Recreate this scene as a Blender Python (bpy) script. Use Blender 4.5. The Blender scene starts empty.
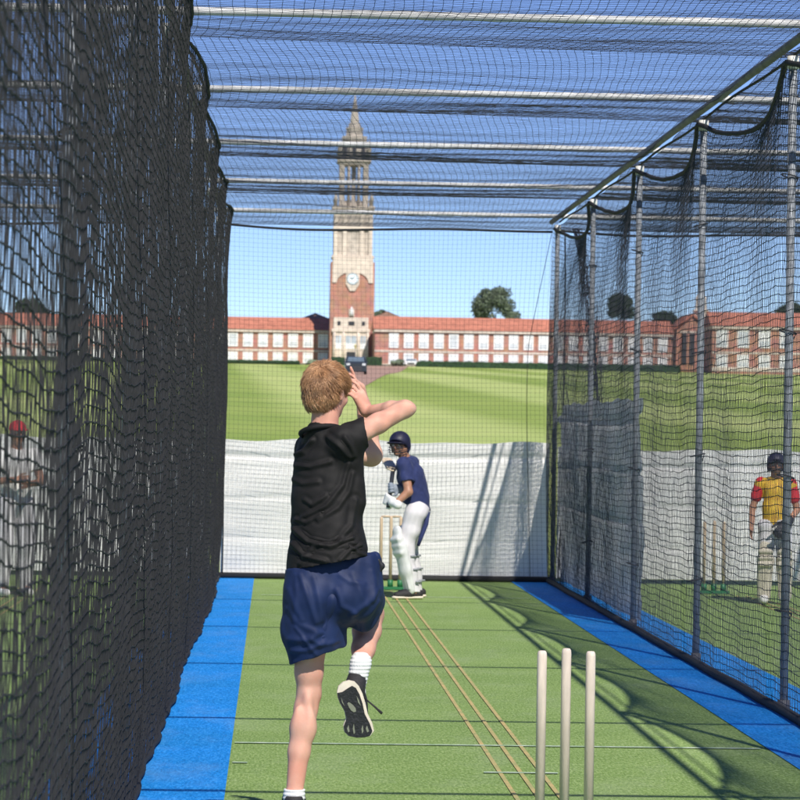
import bpy, math, random
import numpy as np
from mathutils import Vector, Matrix
R = math.radians
random.seed(7); rng = np.random.default_rng(7)
scene = bpy.context.scene
C = scene.collection

# ------------------------------------------------------------------ camera
CAM = Vector((0, 0, 1.56)); YAW = R(2.386); PIT = R(0.573); ROLL = 0.0162; FPX = 3000.0
fw = Vector((math.sin(YAW)*math.cos(PIT), math.cos(YAW)*math.cos(PIT), math.sin(PIT)))
rt0 = Vector((math.cos(YAW), -math.sin(YAW), 0)); up0 = rt0.cross(fw)
up = up0*math.cos(ROLL) - rt0*math.sin(ROLL); rt = rt0*math.cos(ROLL) + up0*math.sin(ROLL)
cd = bpy.data.cameras.new('camera'); cam = bpy.data.objects.new('camera', cd); C.objects.link(cam)
cam.matrix_world = Matrix(((rt.x, up.x, -fw.x, CAM.x), (rt.y, up.y, -fw.y, CAM.y), (rt.z, up.z, -fw.z, CAM.z), (0, 0, 0, 1)))
cd.sensor_width = 36; cd.lens = FPX/800*36; cd.clip_start = 0.5; cd.clip_end = 9000
cd.dof.use_dof = True; cd.dof.focus_distance = 12.6; cd.dof.aperture_fstop = 14
scene.camera = cam
scene.view_settings.view_transform = 'Standard'; scene.view_settings.look = 'None'
scene.view_settings.gamma = 1; scene.view_settings.use_curve_mapping = False
scene.view_settings.exposure = 0.35

# ------------------------------------------------------------------ sky and sun
SUN = Vector((0.238, -0.95, 1.0)).normalized()
w = bpy.data.worlds.new('World'); scene.world = w; w.use_nodes = True
nt = w.node_tree; bgn = nt.nodes['Background']
sk = nt.nodes.new('ShaderNodeTexSky'); sk.sky_type = 'NISHITA'; sk.sun_disc = False
sk.sun_elevation = math.asin(SUN.z); sk.sun_rotation = math.atan2(SUN.x, SUN.y)
sk.air_density = 0.8; sk.dust_density = 0.0; sk.ozone_density = 5.0; sk.altitude = 2000
hsv = nt.nodes.new('ShaderNodeHueSaturation'); hsv.inputs['Saturation'].default_value = 1.06; hsv.inputs['Hue'].default_value = .514
nt.links.new(sk.outputs[0], hsv.inputs['Color']); nt.links.new(hsv.outputs[0], bgn.inputs[0]); bgn.inputs[1].default_value = 0.108
sl = bpy.data.lights.new('sun', 'SUN'); sl.energy = 4.5; sl.angle = R(0.53); sl.color = (1, 0.95, 0.87)
so = bpy.data.objects.new('sun', sl); C.objects.link(so); so.rotation_euler = SUN.to_track_quat('Z', 'Y').to_euler()

# ------------------------------------------------------------------ helpers
def at(x, y, Y):
    """point of the place at lane distance Y seen at photo position x, y"""
    d = fw*FPX + rt*(x-400) + up*(400-y)
    t = (Y-CAM.y)/d.y
    return np.array(CAM + d*t)

def noise3(P, seed, freq, octv=1):
    r = np.random.default_rng(seed); out = 0
    P = np.asarray(P)
    for o in range(octv):
        for k in range(7):
            v = r.normal(size=3); v = v/np.linalg.norm(v)*freq*(2**o)*r.uniform(.6, 1.5)
            out = out + np.sin(P@v*2*math.pi + r.uniform(0, 6.28))/(2**o)
    return out/3.2

ORG = {}
def setp(o, label=None, cat=None, group=None, kind=None):
    if label: o['label'] = label
    if cat: o['category'] = cat
    if group: o['group'] = group
    if kind: o['kind'] = kind
    return o
def thing(name, label, cat, loc=(0, 0, 0), group=None):
    o = bpy.data.objects.new(name, None); C.objects.link(o); o.location = Vector([float(v) for v in loc]); o.empty_display_size = .2
    ORG[o] = np.array(loc, float)
    return setp(o, label, cat, group)
def mk(name, V, F, mat, parent=None, smooth=False, col=None):
    """V world coordinates (n,3); F (m,k) array or a list of faces"""
    V = np.asarray(V, float).reshape(-1, 3)
    o0 = ORG.get(parent, np.zeros(3)) if parent is not None else np.zeros(3)
    me = bpy.data.meshes.new(name); L = V-o0
    if isinstance(F, np.ndarray):
        k = F.shape[1]; n = len(F)
        me.vertices.add(len(L)); me.vertices.foreach_set('co', L.astype(np.float32).ravel())
        me.loops.add(n*k); me.loops.foreach_set('vertex_index', F.astype(np.int32).ravel())
        me.polygons.add(n); me.polygons.foreach_set('loop_start', np.arange(0, n*k, k, dtype=np.int32))
        me.polygons.foreach_set('loop_total', np.full(n, k, dtype=np.int32))
        me.update(calc_edges=True)
    else:
        me.from_pydata([tuple(v) for v in L], [], F)
    if smooth:
        me.polygons.foreach_set('use_smooth', np.ones(len(me.polygons), dtype=bool))
    if col is not None:
        a = me.color_attributes.new('tint', 'FLOAT_COLOR', 'POINT')
        a.data.foreach_set('color', np.c_[col, np.ones(len(col))].astype(np.float32).ravel())
    me.materials.append(mat)
    o = bpy.data.objects.new(name, me); C.objects.link(o)
    if parent is not None: o.parent = parent
    ORG[o] = o0
    return o
class MB:
    def __init__(s): s.V = []; s.F = []
    def add(s, V, F):
        n = len(s.V); s.V += [tuple(map(float, v)) for v in V]; s.F += [tuple(i+n for i in f) for f in F]; return s
    def box(s, x0, x1, y0, y1, z0, z1):
        return s.add([(x0, y0, z0), (x1, y0, z0), (x1, y1, z0), (x0, y1, z0), (x0, y0, z1), (x1, y0, z1), (x1, y1, z1), (x0, y1, z1)],
                     [(0, 3, 2, 1), (4, 5, 6, 7), (0, 1, 5, 4), (1, 2, 6, 5), (2, 3, 7, 6), (3, 0, 4, 7)])
    def tube(s, pts, r, n=8, caps=True):
        pts = [Vector(p) for p in pts]; m = len(pts); rr = r if hasattr(r, '__len__') else [r]*m
        V = []; prev = None
        for i, p in enumerate(pts):
            t = (pts[min(i+1, m-1)]-pts[max(i-1, 0)]).normalized()
            if prev is None:
                a = Vector((0, 0, 1)) if abs(t.z) < .9 else Vector((1, 0, 0)); u = t.cross(a).normalized()
            else: u = (prev - t*prev.dot(t)).normalized()
            prev = u; v = t.cross(u)
            for k in range(n):
                a = 2*math.pi*k/n; V.append(p+(u*math.cos(a)+v*math.sin(a))*rr[i])
        F = []
        for i in range(m-1):
            for k in range(n):
                a = i*n+k; b = i*n+(k+1) % n; F.append((a, b, b+n, a+n))
        if caps: F += [tuple(range(n-1, -1, -1)), tuple(range((m-1)*n, m*n))]
        return s.add(V, F)
    def prism(s, poly, ax, a0, a1):
        """extrude 2-D polygon along axis ax from a0 to a1"""
        n = len(poly); V = []
        for a in (a0, a1):
            for p in poly:
                q = list(p); q.insert(ax, a); V.append(q)
        F = [tuple(range(n)), tuple(range(2*n-1, n-1, -1))]+[(i, i+n, (i+1) % n+n, (i+1) % n) for i in range(n)]
        return s.add(V, F)
    def lathe(s, prof, cx, cy, n=16, rot=0, sq=None):
        V = []
        for (r, z) in prof:
            for k in range(n):
                a = 2*math.pi*(k+.5)/n+rot; V.append((cx+r*math.cos(a), cy+r*math.sin(a), z))
        F = []
        for i in range(len(prof)-1):
            for k in range(n):
                a = i*n+k; b = i*n+(k+1) % n; F.append((a, b, b+n, a+n))
        F += [tuple(range(n-1, -1, -1)), tuple(range((len(prof)-1)*n, len(prof)*n))]
        return s.add(V, F)
    def build(s, name, mat, parent=None, smooth=False): return mk(name, s.V, s.F, mat, parent, smooth)

# ------------------------------------------------------------------ materials
def mat(name, col, rough=.8, vary=0, scale=10, bump=0, bscale=None, metal=0, spec=.5, col2=None, detail=4, dist=.01, sheen=0, sss=0, tint=False, stretch=None):
    m = bpy.data.materials.new(name); m.use_nodes = True; t = m.node_tree; b = t.nodes['Principled BSDF']
    b.inputs['Roughness'].default_value = rough; b.inputs['Metallic'].default_value = metal
    b.inputs['Specular IOR Level'].default_value = spec; b.inputs['Sheen Weight'].default_value = sheen
    b.inputs['Base Color'].default_value = (*col, 1)
    if sss: b.inputs['Subsurface Weight'].default_value = sss; b.inputs['Subsurface Radius'].default_value = (.012, .004, .002); b.inputs['Subsurface Scale'].default_value = 1
    co = t.nodes.new('ShaderNodeTexCoord').outputs['Object']
    if stretch:
        mp = t.nodes.new('ShaderNodeMapping'); mp.inputs['Scale'].default_value = stretch; t.links.new(co, mp.inputs[0]); co = mp.outputs[0]
    if vary or col2:
        n = t.nodes.new('ShaderNodeTexNoise'); n.inputs['Scale'].default_value = scale; n.inputs['Detail'].default_value = detail
        t.links.new(co, n.inputs[0])
        r = t.nodes.new('ShaderNodeValToRGB'); t.links.new(n.outputs[0], r.inputs[0])
        c2 = col2 or tuple(min(1, c*(1+vary)) for c in col); c1 = tuple(c*(1-vary) for c in col) if not col2 else col
        r.color_ramp.elements[0].position = .33; r.color_ramp.elements[1].position = .67
        r.color_ramp.elements[0].color = (*c1, 1); r.color_ramp.elements[1].color = (*c2, 1)
        src = r.outputs[0]
        t.links.new(src, b.inputs['Base Color'])
    if tint:
        a = t.nodes.new('ShaderNodeAttribute'); a.attribute_name = 'tint'; t.links.new(a.outputs['Color'], b.inputs['Base Color'])
    if bump:
        n2 = t.nodes.new('ShaderNodeTexNoise'); n2.inputs['Scale'].default_value = bscale or scale; n2.inputs['Detail'].default_value = 5
        t.links.new(co, n2.inputs[0])
        bp = t.nodes.new('ShaderNodeBump'); bp.inputs['Strength'].default_value = bump; bp.inputs['Distance'].default_value = dist
        t.links.new(n2.outputs[0], bp.inputs['Height']); t.links.new(bp.outputs[0], b.inputs['Normal'])
    return m
M = {}
M['net'] = mat('black_twine', (.020, .020, .023), .75, .3, 30)
M['net2'] = mat('navy_twine', (.020, .023, .036), .75, .3, 30)
M['rope'] = mat('black_rope', (.012, .012, .014), .8, .3, 60, .5, 120)
M['steel'] = mat('galvanised_steel', (.27, .29, .32), .65, .3, 14, .15, 60, metal=.3)
M['rail'] = mat('shaded_dark_rail', (.15, .14, .135), .7, .3, 10)  # shade on the rails is put into this darker colour
M['bar'] = mat('pale_galvanised_bar', (.66, .65, .62), .6, .18, 9, .1, 50, metal=.1)
M['sheet'] = mat('grey_white_sheet', (.84, .83, .80), .75, .06, 1.6, .25, 220, detail=8, dist=.004)
M['gap_shade'] = mat('black_gap_shade', (.02, .02, .022), .8)  # black for the shaded gap below the back sheet
M['side_sheet'] = mat('grey_side_sheet', (.68, .67, .68), .75, .12, 2.5, .25, 200, dist=.004)
for k_ in ('sheet', 'side_sheet'):      # thin woven plastic lets some sun through
    t_ = M[k_].node_tree; b_ = t_.nodes['Principled BSDF']; tl_ = t_.nodes.new('ShaderNodeBsdfTranslucent'); tl_.inputs[0].default_value = (.75, .74, .76, 1)
    ms_ = t_.nodes.new('ShaderNodeMixShader'); ms_.inputs[0].default_value = .12 if k_ == 'sheet' else .5
    t_.links.new(b_.outputs[0], ms_.inputs[1]); t_.links.new(tl_.outputs[0], ms_.inputs[2]); t_.links.new(ms_.outputs[0], t_.nodes['Material Output'].inputs[0])
M['stump'] = mat('pale_ash_wood', (.74, .62, .53), .6, .14, 5, .2, 60, stretch=(8, 8, .7), detail=9)
M['stump_gold'] = mat('golden_ash_wood', (.62, .47, .32), .6, .1, 8)
M['green_base'] = mat('green_plastic', (.02, .16, .06), .5)
M['skin'] = mat('fair_skin', (.66, .31, .225), .62, .12, 7, .25, 130, dist=.002, sss=.2, spec=.3, col2=(.70, .42, .32), detail=7)
M['skin_tan'] = mat('tanned_skin', (.42, .21, .13), .5, .1, 7, sss=.1)
M['black_shirt'] = mat('black_sports_fabric', (.012, .011, .011), .72, .15, 12, .1, 500, spec=.28, sheen=.0, dist=.001)
M['navy_shorts'] = mat('navy_satin_fabric', (.011, .023, .080), .62, .2, 8, .2, 300, spec=.3, sheen=.0, dist=.001)
M['shorts_panel'] = mat('black_mesh_panel', (.015, .016, .02), .6)
M['sock'] = mat('white_ribbed_sock', (.78, .78, .77), .85, .04, 20, .4, 130, stretch=(1, 1, .2))
M['shoe'] = mat('black_knit_shoe', (.022, .02, .022), .7, .3, 80, .3, 300)
M['midsole'] = mat('cream_foam', (.72, .64, .52), .6, .06, 20)
M['outsole'] = mat('black_rubber', (.01, .01, .011), .5, .2, 50, .3, 90)
M['sole_insert'] = mat('grey_green_insert', (.20, .21, .15), .5)
M['hair'] = mat('auburn_hair', (.3, .16, .08), .42, spec=.6, tint=True)
M['scalp'] = mat('dark_hair_root', (.19, .08, .036), .7, .3, 60)
M['lips'] = mat('lip_skin', (.50, .20, .17), .5)
M['eye'] = mat('eye_white', (.7, .68, .65), .25); M['pupil'] = mat('dark_iris', (.03, .02, .02), .2)
M['navy_shirt'] = mat('navy_cotton', (.016, .027, .11), .8, .15, 9, sheen=.1)
M['white_cloth'] = mat('white_trouser_cloth', (.66, .64, .66), .8, .05, 8)
M['pad'] = mat('white_pad_leather', (.68, .69, .68), .6, .05, 9)
M['strap'] = mat('grey_strap', (.28, .30, .32), .6)
M['helmet'] = mat('navy_helmet_cloth', (.013, .013, .04), .55, .2, 30)
M['grille'] = mat('dark_steel_grille', (.05, .05, .06), .4, metal=.6)
M['glove_w'] = mat('white_glove', (.8, .8, .79), .6); M['glove_g'] = mat('grey_glove', (.22, .26, .32), .6)
M['black_glove'] = mat('black_glove', (.02, .02, .025), .6)
M['willow'] = mat('willow_wood', (.72, .58, .40), .5, .06, 20); M['grip'] = mat('black_grip', (.02, .025, .035), .6)
M['yellow'] = mat('yellow_shirt_cloth', (.72, .47, .03), .75, col2=(.60, .32, .03), scale=22)
M['red'] = mat('red_cloth', (.55, .02, .03), .7, .1, 10)
M['cream'] = mat('cream_pad', (.55, .50, .40), .7, .08, 10)
M['white_shirt'] = mat('white_shirt_cloth', (.75, .74, .72), .8, .04, 9)
M['yline'] = mat('worn_ochre_line', (.58, .42, .17), .85, col2=(.36, .36, .14), scale=9, detail=8)
M['wline'] = mat('faded_white_line', (.58, .66, .54), .85, col2=(.26, .40, .22), scale=14, detail=8)

def turf_mat(name, c1, c2, c3):
    m = bpy.data.materials.new(name); m.use_nodes = True; t = m.node_tree; b = t.nodes['Principled BSDF']
    b.inputs['Roughness'].default_value = .85; b.inputs['Specular IOR Level'].default_value = .25
    co = t.nodes.new('ShaderNodeTexCoord').outputs['Object']
    def nz(s, d, st=None):
        n = t.nodes.new('ShaderNodeTexNoise'); n.inputs['Scale'].default_value = s; n.inputs['Detail'].default_value = d; n.inputs['Roughness'].default_value = .7
        if st:
            mp = t.nodes.new('ShaderNodeMapping'); mp.inputs['Scale'].default_value = st; t.links.new(co, mp.inputs[0]); t.links.new(mp.outputs[0], n.inputs[0])
        else: t.links.new(co, n.inputs[0])
        return n.outputs[0]
    fine = nz(85, 3, (1, .22, 1)); big = nz(1.3, 5)
    r = t.nodes.new('ShaderNodeValToRGB'); t.links.new(fine, r.inputs[0])
    r.color_ramp.elements[0].position = .30; r.color_ramp.elements[1].position = .70
    r.color_ramp.elements[0].color = (*c1, 1); r.color_ramp.elements[1].color = (*c3, 1)
    e = r.color_ramp.elements.new(.5); e.color = (*c2, 1)
    mx = t.nodes.new('ShaderNodeMix'); mx.data_type = 'RGBA'; mx.blend_type = 'MULTIPLY'; mx.inputs[0].default_value = 1
    rr = t.nodes.new('ShaderNodeValToRGB'); t.links.new(big, rr.inputs[0])
    rr.color_ramp.elements[0].position = .3; rr.color_ramp.elements[1].position = .7
    rr.color_ramp.elements[0].color = (.86, .88, .84, 1); rr.color_ramp.elements[1].color = (1.1, 1.06, 1.1, 1)
    t.links.new(r.outputs[0], mx.inputs[6]); t.links.new(rr.outputs[0], mx.inputs[7])
    wn = nz(2.2, 9, (1, .45, 1)); wr = t.nodes.new('ShaderNodeValToRGB'); t.links.new(wn, wr.inputs[0]); wr.color_ramp.elements[0].position = .50; wr.color_ramp.elements[1].position = .80
    wr.color_ramp.elements[0].color = (0, 0, 0, 1); wr.color_ramp.elements[1].color = (.55, .55, .55, 1)
    sp_ = nz(38, 2); sr = t.nodes.new('ShaderNodeValToRGB'); t.links.new(sp_, sr.inputs[0]); sr.color_ramp.elements[0].position = .69; sr.color_ramp.elements[1].position = .76
    sr.color_ramp.elements[0].color = (0, 0, 0, 1); sr.color_ramp.elements[1].color = (.7, .7, .7, 1)
    ad = t.nodes.new('ShaderNodeMath'); ad.operation = 'MAXIMUM'; t.links.new(wr.outputs[0], ad.inputs[0]); t.links.new(sr.outputs[0], ad.inputs[1])
    m2 = t.nodes.new('ShaderNodeMix'); m2.data_type = 'RGBA'; t.links.new(ad.outputs[0], m2.inputs[0]); t.links.new(mx.outputs[2], m2.inputs[6]); m2.inputs[7].default_value = (*[min(1, .6*c+.12) for c in c3], 1)
    t.links.new(m2.outputs[2], b.inputs['Base Color'])
    bp = t.nodes.new('ShaderNodeBump'); bp.inputs['Strength'].default_value = .6; bp.inputs['Distance'].default_value = .01
    t.links.new(fine, bp.inputs['Height']); t.links.new(bp.outputs[0], b.inputs['Normal'])
    return m
M['turf'] = turf_mat('green_artificial_turf', (.125, .210, .045), (.225, .340, .095), (.38, .50, .20))
M['blue'] = turf_mat('blue_artificial_turf', (.003, .16, .48), (.006, .235, .70), (.05, .35, .84))

def field_mat():
    m = bpy.data.materials.new('mown_grass'); m.use_nodes = True; t = m.node_tree; b = t.nodes['Principled BSDF']
    b.inputs['Roughness'].default_value = .9; b.inputs['Specular IOR Level'].default_value = .2
    co = t.nodes.new('ShaderNodeTexCoord').outputs['Object']
    mp = t.nodes.new('ShaderNodeMapping'); mp.inputs['Rotation'].default_value = (0, 0, R(-1.2)); t.links.new(co, mp.inputs[0])
    nw = t.nodes.new('ShaderNodeTexNoise'); nw.inputs['Scale'].default_value = .012; t.links.new(co, nw.inputs[0])
    wv = t.nodes.new('ShaderNodeTexWave'); wv.bands_direction = 'X'; wv.inputs['Scale'].default_value = .020; wv.inputs['Distortion'].default_value = .5
    wv.inputs['Detail'].default_value = 1; wv.inputs['Detail Scale'].default_value = .25
    t.links.new(mp.outputs[0], wv.inputs[0])
    r = t.nodes.new('ShaderNodeValToRGB'); t.links.new(wv.outputs[1], r.inputs[0])
    r.color_ramp.elements[0].position = .25; r.color_ramp.elements[1].position = .75
    r.color_ramp.elements[0].color = (.25, .33, .070, 1); r.color_ramp.elements[1].color = (.40, .47, .155, 1)
    n = t.nodes.new('ShaderNodeTexNoise'); n.inputs['Scale'].default_value = .045; n.inputs['Detail'].default_value = 9; n.inputs['Roughness'].default_value = .65
    t.links.new(co, n.inputs[0])
    r2 = t.nodes.new('ShaderNodeValToRGB'); t.links.new(n.outputs[0], r2.inputs[0])
    r2.color_ramp.elements[0].position = .33; r2.color_ramp.elements[1].position = .68
    r2.color_ramp.elements[0].color = (.80, .86, .72, 1); r2.color_ramp.elements[1].color = (1.16, 1.08, 1.15, 1)
    mx = t.nodes.new('ShaderNodeMix'); mx.data_type = 'RGBA'; mx.blend_type = 'MULTIPLY'; mx.inputs[0].default_value = 1
    t.links.new(r.outputs[0], mx.inputs[6]); t.links.new(r2.outputs[0], mx.inputs[7]); t.links.new(mx.outputs[2], b.inputs['Base Color'])
    return m
M['field'] = field_mat()

def brick_mat(name, c1, c2, mortar, sx, ox=(0, 0, 0)):
    m = bpy.data.materials.new(name); m.use_nodes = True; t = m.node_tree; b = t.nodes['Principled BSDF']; b.inputs['Roughness'].default_value = .85
    co = t.nodes.new('ShaderNodeTexCoord').outputs['Object']
    mp = t.nodes.new('ShaderNodeMapping'); mp.inputs['Rotation'].default_value = (R(90), 0, 0); t.links.new(co, mp.inputs[0])
    bk = t.nodes.new('ShaderNodeTexBrick'); bk.inputs['Scale'].default_value = sx; bk.inputs['Color1'].default_value = (*c1, 1); bk.inputs['Color2'].default_value = (*c2, 1)
    bk.inputs['Mortar'].default_value = (*mortar, 1); bk.inputs['Mortar Size'].default_value = .012
    t.links.new(mp.outputs[0], bk.inputs[0])
    n = t.nodes.new('ShaderNodeTexNoise'); n.inputs['Scale'].default_value = .6; n.inputs['Detail'].default_value = 6; t.links.new(co, n.inputs[0])
    mx = t.nodes.new('ShaderNodeMix'); mx.data_type = 'RGBA'; mx.blend_type = 'OVERLAY'; mx.inputs[0].default_value = .5
    t.links.new(bk.outputs[0], mx.inputs[6]); t.links.new(n.outputs[1], mx.inputs[7])
    hs = t.nodes.new('ShaderNodeHueSaturation'); hs.inputs['Saturation'].default_value = .9; t.links.new(mx.outputs[2], hs.inputs['Color'])
    t.links.new(hs.outputs[0], b.inputs['Base Color'])
    return m
M['brick'] = brick_mat('red_brick', (.36, .135, .085), (.44, .18, .11), (.42, .30, .23), 1.6)
M['stone'] = mat('pale_portland_stone', (.62, .53, .44), .8, .14, .9, .4, 2, dist=.05)
M['stone_d'] = mat('weathered_stone', (.47, .41, .35), .85, .2, .9)
M['tiles'] = mat('orange_roof_tiles', (.44, .165, .105), .85, .22, .8, .6, 3, stretch=(1, 1, 3), dist=.08)
M['old_tiles'] = mat('brown_roof_tiles', (.26, .15, .10), .85, .2, .8, .5, 3, dist=.08)
M['wframe'] = mat('white_window_surround', (.80, .79, .76), .6)
M['glass'] = mat('grey_blue_pane', (.42, .47, .52), .25, .3, .7, spec=.6)
M['blind'] = mat('white_blind', (.78, .78, .78), .6)
M['dark'] = mat('dark_recess', (.03, .03, .035), .5)
M['slate'] = mat('dark_slate', (.06, .06, .075), .7)
M['clock'] = mat('white_clock_face', (.75, .82, .84), .4); M['hand'] = mat('dark_clock_mark', (.10, .16, .22), .4)
M['hedge'] = mat('dark_hedge_leaves', (.018, .045, .016), .9, .5, 2.5, .8, 6, dist=.1)
M['leaf'] = mat('grey_green_leaves', (.12, .155, .095), .75, .5, .5); M['leaf2'] = mat('deep_green_leaves', (.03, .055, .022), .75, .5, .5)
M['bark'] = mat('grey_bark', (.10, .08, .06), .9, .3, 4)
M['path'] = mat('pinkish_gravel', (.36, .22, .16), .9, .15, .8)
M['tarmac'] = mat('pale_tarmac', (.20, .19, .18), .9, .15, .5)
M['car_black'] = mat('black_car_paint', (.02, .022, .026), .25, spec=.7); M['car_white'] = mat('white_car_paint', (.8, .8, .8), .3)
M['carglass'] = mat('car_glass', (.12, .16, .2), .08, spec=.9); M['tyre'] = mat('tyre_rubber', (.02, .02, .02), .8); M['lamp'] = mat('headlamp_lens', (.75, .78, .8), .1)
M['lamp_yellow'] = mat('brass_lantern', (.45, .38, .16), .4)

# ------------------------------------------------------------------ ground
def gz(Y):
    t = np.maximum(np.asarray(Y, float)-38, 0)
    s = .0255*(t-14*(1-np.exp(-t/14)))+0.0
    s = s + .0255*14*np.minimum(t/200, 1)
    return np.minimum(s, .0255*(610-38))
ys = np.concatenate([np.linspace(-60, 33, 12), np.linspace(36, 140, 53), np.linspace(145, 640, 100), np.linspace(700, 6000, 14)])
xs = np.concatenate([np.linspace(-3000, -260, 8), np.linspace(-240, 240, 61), np.linspace(260, 3000, 8)])
YY, XX = np.meshgrid(ys, xs, indexing='ij'); ZZ = gz(YY)-.02
ZZ = ZZ+np.where((YY > 60), .18*np.sin(XX/23+1)*np.sin(YY/41)*np.clip((YY-60)/60, 0, 1)*np.clip((590-YY)/30, 0, 1), 0)
nx = len(xs); idx = np.arange(len(ys)*nx).reshape(len(ys), nx)
Fq = np.stack([idx[:-1, :-1], idx[:-1, 1:], idx[1:, 1:], idx[1:, :-1]], -1).reshape(-1, 4)
setp(mk('playing_field', np.stack([XX, YY, ZZ], -1), Fq, M['field'], smooth=True), kind='structure')
def sheet(name, x0, x1, y0, y1, z, m):
    return setp(MB().add([(x0, y0, z), (x1, y0, z), (x1, y1, z), (x0, y1, z)], [(0, 1, 2, 3)]).build(name, m), kind='structure')
sheet('artificial_turf', -8, 10.4, 2, 31.25, 0, M['turf'])
XL, XR, PITCH = -.58, 2.87, 3.45
for xw in (XL-PITCH, XL, XR, XR+PITCH):
    sheet('blue_turf_strip', xw-.39, xw+.395, 2, 31.25, .004, M['blue'])
for k, xo in enumerate((0, PITCH, -PITCH)):
    for xo2, nm in ((-.095, 0), (0, 1), (.095, 2)):
        sheet('bowling_line', 1.15+xo+xo2-.010, 1.15+xo+xo2+.010, 12.6, 29.0, .0045+.0003*nm, M['yline'])
sheet('crease_line', -.17, 2.44, 14.83, 14.87, .0057, M['wline'])
sheet('crease_line', .98, 1.32, 13.66, 13.70, .0057, M['wline'])
sheet('crease_line', -.17, -.10, 13.95, 13.99, .0057, M['wline'])
sheet('crease_line', -.1, 2.4, 27.98, 28.02, .0057, M['wline'])

# ------------------------------------------------------------------ steel frame of the nets
ZB = 3.80
bars = [5.1+3.7*i for i in range(8)]
bars = [31-3.7*i for i in range(8)][::-1]; bars[1] = 9.27
fr = thing('net_frame', 'steel frame of posts, pale crossbars and long rails holding the cricket nets', 'frame', (1.15, 18, 0))
for yb in bars:
    MB().tube([(-8.0, yb, ZB), (2.0, yb, ZB+.004), (10.2, yb, ZB)], .0235, 10).build('crossbar', M['bar'], fr, True)
for xw in (XL, XR):
    MB().tube([(xw-.03 if xw > 0 else xw, 4.0, ZB-.055), (xw-.03 if xw > 0 else xw, 31.05, ZB-.055)], .026, 10).build('rail', M['rail'], fr, True)
for xw in (XL-PITCH, XR+PITCH):
    MB().tube([(xw, 4.0, ZB-.055), (xw, 31.05, ZB-.055)], .03, 8).build('rail', M['rail'], fr, True)
posts_R = [31.0, 27.5, 24.0, 20.4, 16.86, 13.2, 9.6, 6.0]
posts_L = [31.0, 27.3, 23.6, 19.9, 16.2, 12.5, 8.8]
def post(x, y, zt):
    m = MB().tube([(x, y, 0), (x, y, zt)], .024, 12)
    p = m.build('post', M['steel'], fr, True)
    MB().tube([(x, y, .004), (x, y, .07)], .034, 12).build('socket', M['slate'], p, True)
    MB().tube([(x, y, zt-.06), (x, y, zt+.012)], .034, 12).build('post_cap', M['bar'], p, True)
for y in posts_R: post(XR+.03, y, 3.70)
for y in posts_L: post(XL-.03, y, 3.72)
for y in (31.0, 23.6, 16.2): post(XR+PITCH, y, 3.72); post(XL-PITCH, y, 3.72)

# ------------------------------------------------------------------ netting
def tubes(P, r, ref, rvar=None):
    """P: (n strands, m nodes, 3) -> triangular tubes"""
    n, m, _ = P.shape
    T = np.empty_like(P); T[:, 1:-1] = P[:, 2:]-P[:, :-2]; T[:, 0] = P[:, 1]-P[:, 0]; T[:, -1] = P[:, -1]-P[:, -2]
    T /= np.linalg.norm(T, axis=2, keepdims=True)+1e-9
    U = np.cross(T, np.array(ref, float)); U /= np.linalg.norm(U, axis=2, keepdims=True)+1e-9; W = np.cross(T, U)
    rr = r*np.ones((n, m, 1)) if rvar is None else rvar[..., None]
    V = np.stack([P+(U*math.cos(a)+W*math.sin(a))*rr for a in (0, 2.0944, 4.18879)], 2)
    i = np.arange(n*m).reshape(n, m)[:, :-1]*3
    F = np.concatenate([np.stack([i+k, i+(k+1) % 3, i+3+(k+1) % 3, i+3+k], -1).reshape(-1, 4) for k in range(3)])
    return V.reshape(-1, 3), F
def net(name, P, r, refu, refv, mt, parent, r2=None):
    V1, F1 = tubes(P, r, refu); V2, F2 = tubes(np.swapaxes(P, 0, 1), r2 or r, refv)
    return mk(name, np.concatenate([V1, V2]), np.concatenate([F1, F2+len(V1)]), mt, parent, True)
def edge(parent, pts, r, name='edge_rope', m='rope', n=6):
    return MB().tube(pts, r, n).build(name, M[m], parent, True)
G = .048
def bay(Y, posts):
    ps = np.array(sorted(posts)); i = np.clip(np.searchsorted(ps, Y, side='right')-1, 0, len(ps)-2)
    u = (Y-ps[i])/(ps[i+1]-ps[i]); return i, np.clip(u, 0, 1)

# left wall, near and very oblique: slack, folded, heavy
GL = .043; Yv = np.arange(5.3, 31.0, GL); n = len(Yv); nz_ = 86
i_, u_ = bay(Yv, posts_L)
arc = 4*u_*(1-u_)
top = 3.69-.05*arc-.03*np.sin(Yv*2.1); T = np.linspace(0, 1, nz_)
Yg, Tg = np.meshgrid(Yv, T, indexing='ij'); tg = top[:, None]
Z = .035+(tg-.035)*Tg
A = arc[:, None]
Pn = np.stack([Yg, Z, Z*0], -1)
Xl = XL+.035 + .11*A*Tg**6 + .05*np.sin(np.pi*Tg)+ .008*noise3(Pn*np.array([1, .8, 1]), 3, .6) + .0024*noise3(Pn, 5, 2.0) + .0006*noise3(Pn, 7, 6) + rng.normal(0, .0009, Z.shape) + .02*(1-Tg)**3*noise3(Pn, 6, .3)
Z2 = Z + .028*noise3(Pn, 11, .35)*np.sin(np.pi*Tg) + .009*noise3(Pn, 12, 1.7) + rng.normal(0, .0022, Z.shape) - .03*np.sin(np.pi*Tg)*A
Y2 = Yg + .012*noise3(Pn, 13, 1.4) + rng.normal(0, .0034, Z.shape)
ln = thing('side_net', 'dense black side net on the left of the bowler, hanging slack to the blue strip', 'net', (XL, 18, 0), 'nets hung on the frame')
net('netting', np.stack([Xl, Y2, Z2], -1), .0020, (1, 0, 0), (1, 0, 0), M['net'], ln, .0029)
edge(ln, np.stack([Xl[:, -1], Y2[:, -1], Z2[:, -1]], -1)[::2], .011)
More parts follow.
